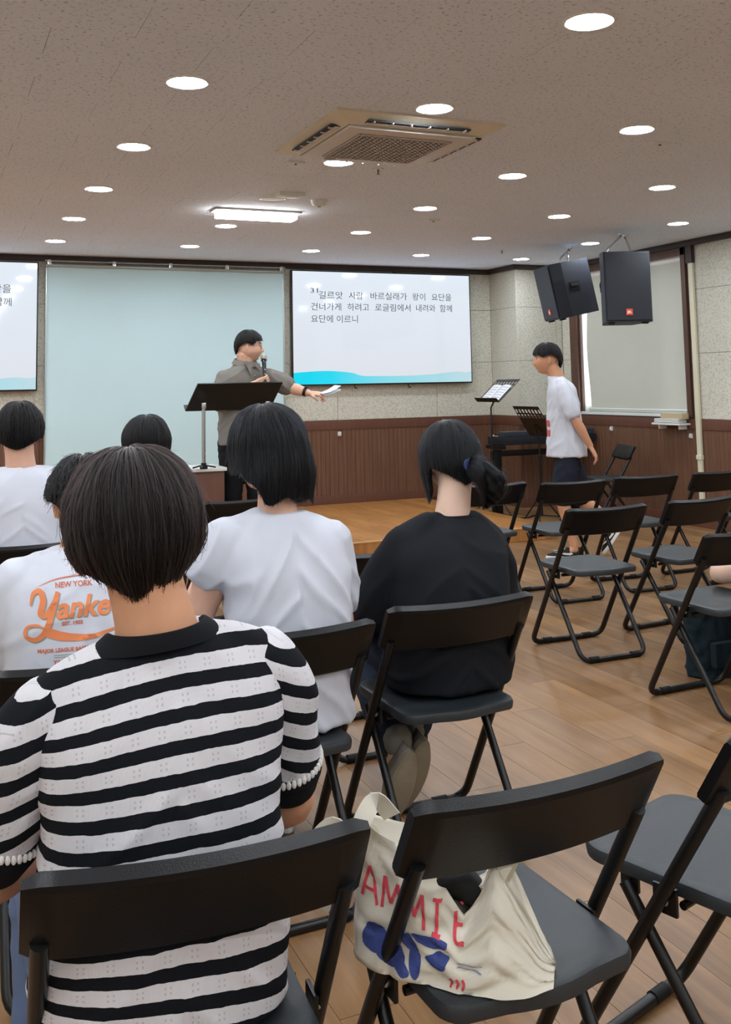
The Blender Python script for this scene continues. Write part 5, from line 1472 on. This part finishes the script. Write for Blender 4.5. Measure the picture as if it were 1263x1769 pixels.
s8 = garment(p, 'white_shirt', C_white, sp8, [([(.01, -.14, 1.30), (.04, -.175, 1.20), (.07, -.19, 1.115)], [.060, .066, .064]), ([(.005, .14, 1.30), (.015, .175, 1.20), (.025, .195, 1.12)], [.058, .064, .062])],
             [([(-.012, -.045, 1.35), (0, -.1, 1.335), (.008, -.15, 1.295)], [.042, .05, .058]), ([(-.012, .045, 1.35), (0, .1, 1.335), (.005, .15, 1.295)], [.042, .05, .058])], voxel=.009, amp=.006, seed=4.2, yaw=Y8, freq=9, ang=1.2)
T8 = BVHTree.FromPolygons([v.co for v in s8.data.vertices], [q.vertices for q in s8.data.polygons])
for q, (z, hgt) in enumerate(((1.06, .05), (.985, .05))):
    for k in range(3):
        y0 = -.10+.055*k; rows = []
        for z_ in np.linspace(z, z-hgt, 4):
            r_ = []
            for y_ in (y0, y0+.02, y0+.036):
                h = T8.ray_cast(V3((-1, y_, z_)), V3((1, 0, 0))); r_.append((h[0] if h[0] else V3((-.12, y_, z_)))+V3((-.003, 0, 0)))
            rows.append(r_)
        MB().loft(rows, False, False).build('print_letter', mat('red_print', (206, 78, 70), .7), s8)
pants(p, dict(P8, waist=(.03, 0, .83)), C_navy, .93, grow=.004, flare=.022, name='shorts')
swh = mat('white_foam', (232, 232, 230), .6)
shoe(p, (.125, -.07, .001), (-.165, -.075, .001), upper=M_blkm, sole=swh, mark=M_wht, w=.05)
shoe(p, (.46, .10, .235), (.30, .10, .005), (-.8, 0, .6), M_blkm, swh, mark=M_wht, w=.05)
hair(p, P8['head'], hr8, (.102, .115, .112, .120), [(-.03, .100, .112, .112), (-.06, .09, .10, .10), (-.09, .078, .088, .09)],
     lambda ph: (lambda a: .046+.006*math.sin(a*9) if a < .75 else (.046-.031*(a-.75)/.5 if a < 1.25 else (.015+.018*math.sin((a-1.25)*3.6) if a < 2.0 else .020-.10*(a-2.0)/1.14)))(abs(((ph+PI) % (2*PI))-PI)), H_black, 1800, (.3, .7), .0007, .006, .004, 31, .01, zE=.012, wave=.07, ridge=.003)

# ================================================================== 9. spectator at the right edge, mostly outside the picture
p = person('person at the right edge, only a bare bent knee under green shorts in view', 3.60, 3.44)
sp9 = [(0, -.05, .445, .18, .14), (0, -.06, .58, .175, .125), (0, -.06, .72, .17, .115), (0, -.05, .84, .175, .105), (0, -.04, .90, .165, .09), (0, -.03, .94, .12, .072), (0, -.03, .96, .07, .056)]
P9 = dict(head=(0, .02, 1.13), hrot=head_rot(.3, .1, 0), hs=.98, neck=(0, -.03, .955), nr=.054, spine=sp9, sh=[(-.155, -.03, .89), (.155, -.03, .89)], el=[(-.13, .14, .70), (.21, .06, .66)], wr=[(.02, .30, .62), (.08, .28, .62)],
          hip=[(-.06, -.02, .535), (.10, .0, .535)], kn=[(-.355, .10, .50), (.13, .42, .50)], an=[(-.05, .27, .475), (.13, .38, .10)], toe=[(.08, .30, .475), (.14, .54, .03)], leg=.92)
body(p, SK3, P9)
garment(p, 'dark_shirt', C_black, sp9, [([(s_*.14, -.03, .89), (s_*.14+(.0 if s_ < 0 else .03), .02, .82), (s_*.135+(0 if s_ < 0 else .04), .06, .77)], [.066, .070, .068]) for s_ in (-1, 1)], [([(s_*.04, -.03, .93), (s_*.09, -.03, .915), (s_*.15, -.03, .885)], [.046, .054, .062]) for s_ in (-1, 1)], voxel=.012, amp=.004)
mb = MB().limb([(.02, -.01, .54), (.02, -.05, .64)], [(.16, .115), (.155, .10)], 24, 4)
mb.limb([(-.05, -.02, .54), (-.16, .03, .53), (-.265, .065, .515)], [.09, .082, .076], 18, 4); mb.limb([(.10, 0, .535), (.115, .2, .525), (.125, .30, .515)], [.095, .085, .08], 18, 4)
me = remeshed(mb, .011, 4, 'shorts'); me.materials.append(C_green); o = bpy.data.objects.new('shorts', me); COL.objects.link(o); o.parent = p
shoe(p, (.13, .31, 0), (.15, .55, 0), upper=C_white, sole=M_white)
hair(p, P9['head'], P9['hrot'], (.105, .112, .105, .12), [(-.04, .103, .108, .1), (-.08, .094, .1, .1), (-.12, .09, .09, .09)], cut(.03, -.08, -.12, .85), H_black, 600, (.3, .8), .0007, .006, .004, 41, .01)
# ================================================================== BAGS AND PAPERS
def soft_bag(name, root, x0, x1, yb, yf, z0, top, material, puff=.05, seed=1, nx=40, nz=26, wr=.006, fold=None):
    """closed soft pouch: back face (towards the viewer) and front face joined at the sides, open-looking rim at the top"""
    def face(sgn):
        rows = []
        for k in range(nz+1):
            t = k/nz; row = []
            for i in range(nx+1):
                u = i/nx; x = x0+(x1-x0)*u
                zt = top(u); z = z0+(zt-z0)*t
                edge = min(1, 4*u*(1-u))**.6
                yc = yb+(yf-yb)*.5 + (.02*t if fold is None else fold(u, t))
                half = (yf-yb)*.5*edge*(1-.3*t**2)*(1+.12*noise.noise((u*3+seed, t*3, sgn)))
                y = yc+sgn*half
                a = noise.noise((u*4+seed, t*5+u*2.5, sgn*2)); b = noise.noise((u*9-t*5+seed, t*3+3, sgn))
                y += wr*(1.6*(1-min(1, abs(a)*2.4))**2+1.2*b)
                x += .012*noise.noise((t*4, seed, 2))*(1-abs(2*u-1))
                row.append(V3((x, y, z)))
            rows.append(row)
        return rows
    A, B = face(-1), face(1)
    rings = []
    for k in range(nz+1): rings.append(A[k]+B[k][::-1][1:-1])
    lip = [[V3(v)*.0+V3((v.x, v.y+(.004 if j <= nx else -.004), v.z-.004)) for j, v in enumerate(rings[-1])]]
    inn = []
    for q in (1, 2, 3):
        inn.append([V3((v.x, v.y+(.005 if j <= nx else -.005), v.z-.05*q*.6)) for j, v in enumerate(rings[-1])])
    return MB().loft([rings[0]]+rings[1:]+lip+inn[:1], True).build(name, material, root, True, 2.0)

t = thing('tote_bag', 'cream canvas tote bag with red and blue print slumped on a black folding chair', 'bag', (.785, 1.492, .437), -.66)
M_canvas = mat('cream_canvas', (216, 209, 192), .9, var=.04, vscale=9, bump=.25, bscale=700, bdist=.001)
def top_t(u):
    # rim: high at the left behind the tube, sagging in the middle, peak on the right, falling to the corner
    return float(np.interp(u, [0, .12, .3, .48, .58, .66, .73, .84, .93, 1], [.205, .195, .175, .125, .085, .12, .165, .10, .04, .012]))
bag = soft_bag('bag_body', t, -.17, .155, -.05, .075, .0, top_t, M_canvas, seed=2.2, wr=.006, fold=lambda u, t_: -.02*(1-t_)-.035*u*(1-t_)+.02)
soft_in = MB().limb([(-.07, .028, .115), (-.01, .026, .122), (.045, .022, .098)], [.026, .030, .022], 18, 4); sm = remeshed(soft_in, .008, 2, 'inner_pouch'); wrinkle(sm, .004, 3.3, 22); sm.materials.append(M_blkm)
o = bpy.data.objects.new('inner_pouch', sm); COL.objects.link(o); o.parent = t; o['label'] = 'black cloth bundle showing in the open bag'
def strap(pts, w, name='strap'):
    P = catmull(pts, 6); rings = []
    for i, q in enumerate(P):
        d = V3(P[min(len(P)-1, i+1)])-V3(P[max(0, i-1)]); d.normalize(); n = d.cross(V3((0, 1, 0))).normalized()
        c = V3(q); rings.append([c+n*w/2, c-n*w/2, c-n*w/2+V3((0, .003, 0)), c+n*w/2+V3((0, .003, 0))])
    return MB().loft(rings).build(name, M_canvas, t, True, .6)
strap([(-.165, -.01, .12), (-.158, -.02, .17), (-.145, -.015, .215), (-.13, .02, .235), (-.11, .05, .20)], .03)
strap([(-.165, .02, .16), (-.20, .0, .20), (-.235, -.02, .16), (-.232, -.02, .10), (-.20, -.01, .075)], .024)
strap([(.06, .0, .12), (.075, .005, .155), (.09, .03, .165), (.07, .05, .12)], .03)
M_red = mat('red_ink', (212, 70, 84), .8); M_blue = mat('blue_ink', (52, 66, 128), .8, var=.35, vscale=60); M_bgrey = mat('grey_blue_ink', (134, 138, 156), .8)
def blob2d(cx, cy, rx, ry, rot, seed):
    vs = [(0, 0, 0)]; n = 22
    for k in range(n):
        a = 2*PI*k/n; r_ = 1+.35*noise.noise((math.cos(a)*1.3+seed, math.sin(a)*1.3, seed)); x, y = rx*r_*math.cos(a), ry*r_*math.sin(a)
        vs.append((x*math.cos(rot)-y*math.sin(rot), x*math.sin(rot)+y*math.cos(rot), 0))
    me = bpy.data.meshes.new('b'); me.from_pydata([(x+cx, y+cy, 0) for x, y, _ in vs], [], [(0, k+1, (k+1) % n+1) for k in range(n)]); return me
def bprint(me, m, name): return project_print(me, (0, 0), bag, m, bag, name, .0022)
LET = {'A': [[(0, 0), (.35, 1), (.5, 1.0), (.85, 0)], [(.2, .38), (.65, .38)]], 'M': [[(0, 0), (.1, 1)], [(.1, 1), (.42, .25)], [(.42, .25), (.78, 1)], [(.78, 1), (.9, 0)]],
       'I': [[(.3, 0), (.3, 1)], [(.1, 1), (.5, 1)], [(.1, 0), (.5, 0)]], 'É': [[(.1, 1), (.08, .3), (.2, 0), (.6, .05)], [(.1, .52), (.45, .52)], [(.3, 1.12), (.5, 1.38)]]}
for ch, x, z, h in (('A', -.150, .098, .042), ('M', -.113, .090, .044), ('M', -.073, .080, .044), ('I', -.032, .070, .042), ('É', .004, .060, .036)):
    for pl in LET[ch]:
        bprint(ribbon2d([(x+a*h*.8, z+c*h-a*h*.2) for a, c in pl], [.0055, .0048, .0052]), M_red, 'print_letter')
for k, b in enumerate(((-.125, .045, .022, .020, .5, 1), (-.10, .032, .026, .018, -.3, 2), (-.066, .052, .010, .014, .9, 3), (-.03, .058, .032, .007, -.1, 4), (-.056, .028, .010, .020, .1, 5), (-.018, .036, .018, .010, 0, 6), (-.08, .018, .018, .008, -.5, 7))):
    bprint(blob2d(*b), M_blue, 'print_blob')
for q in (0, 1): bprint(ribbon2d([(.012, .036-.006*q), (.05, .034-.006*q)], [.0018, .0015]), M_bgrey, 'print_line')
for x in (.002, .012, .021): bprint(ribbon2d([(x, .018), (x+.003, .012), (x, .004)], [.004, .004, .003]), M_red, 'print_glyph')

# papers on the chair between the two women
t = thing('paper_booklet', 'white booklet lying open on the chair seat between the two women', 'papers', (1.62, 3.80, .4375), .3)
for s_ in (-1, 1):
    rings = [[V3((s_*(.002+.15*k/6), -.105, .002+.008*math.sin(PI*k/6))), V3((s_*(.002+.15*k/6), .105, .002+.008*math.sin(PI*k/6))), V3((s_*(.002+.15*k/6), .105, .0)), V3((s_*(.002+.15*k/6), -.105, .0))] for k in range(7)]
    MB().loft(rings).build('page', mat('booklet_paper', (234, 236, 240), .7), t, True, .5)

# dark rucksack on the floor under the right-edge chair
t = thing('dark_bag', 'dark teal cloth bag standing on the floor under the chair at the right edge', 'bag', (3.38, 3.74, .0))
M_dk = cloth('dark_teal_cloth', (30, 44, 52), .85)
soft_bag('bag_body', t, -.16, .17, -.09, .10, .004, lambda u: .27+.02*math.sin(u*5), M_dk, seed=5.5, wr=.008)
MB().tube(catmull([(-.08, -.05, .28), (-.06, -.04, .335), (.02, -.03, .345), (.07, -.04, .285)], 5), .008, 8).build('handle', M_dk, t)
MB().box2((-.11, -.115, .06), (.11, -.075, .17), .012).build('front_pocket', M_dk, t)
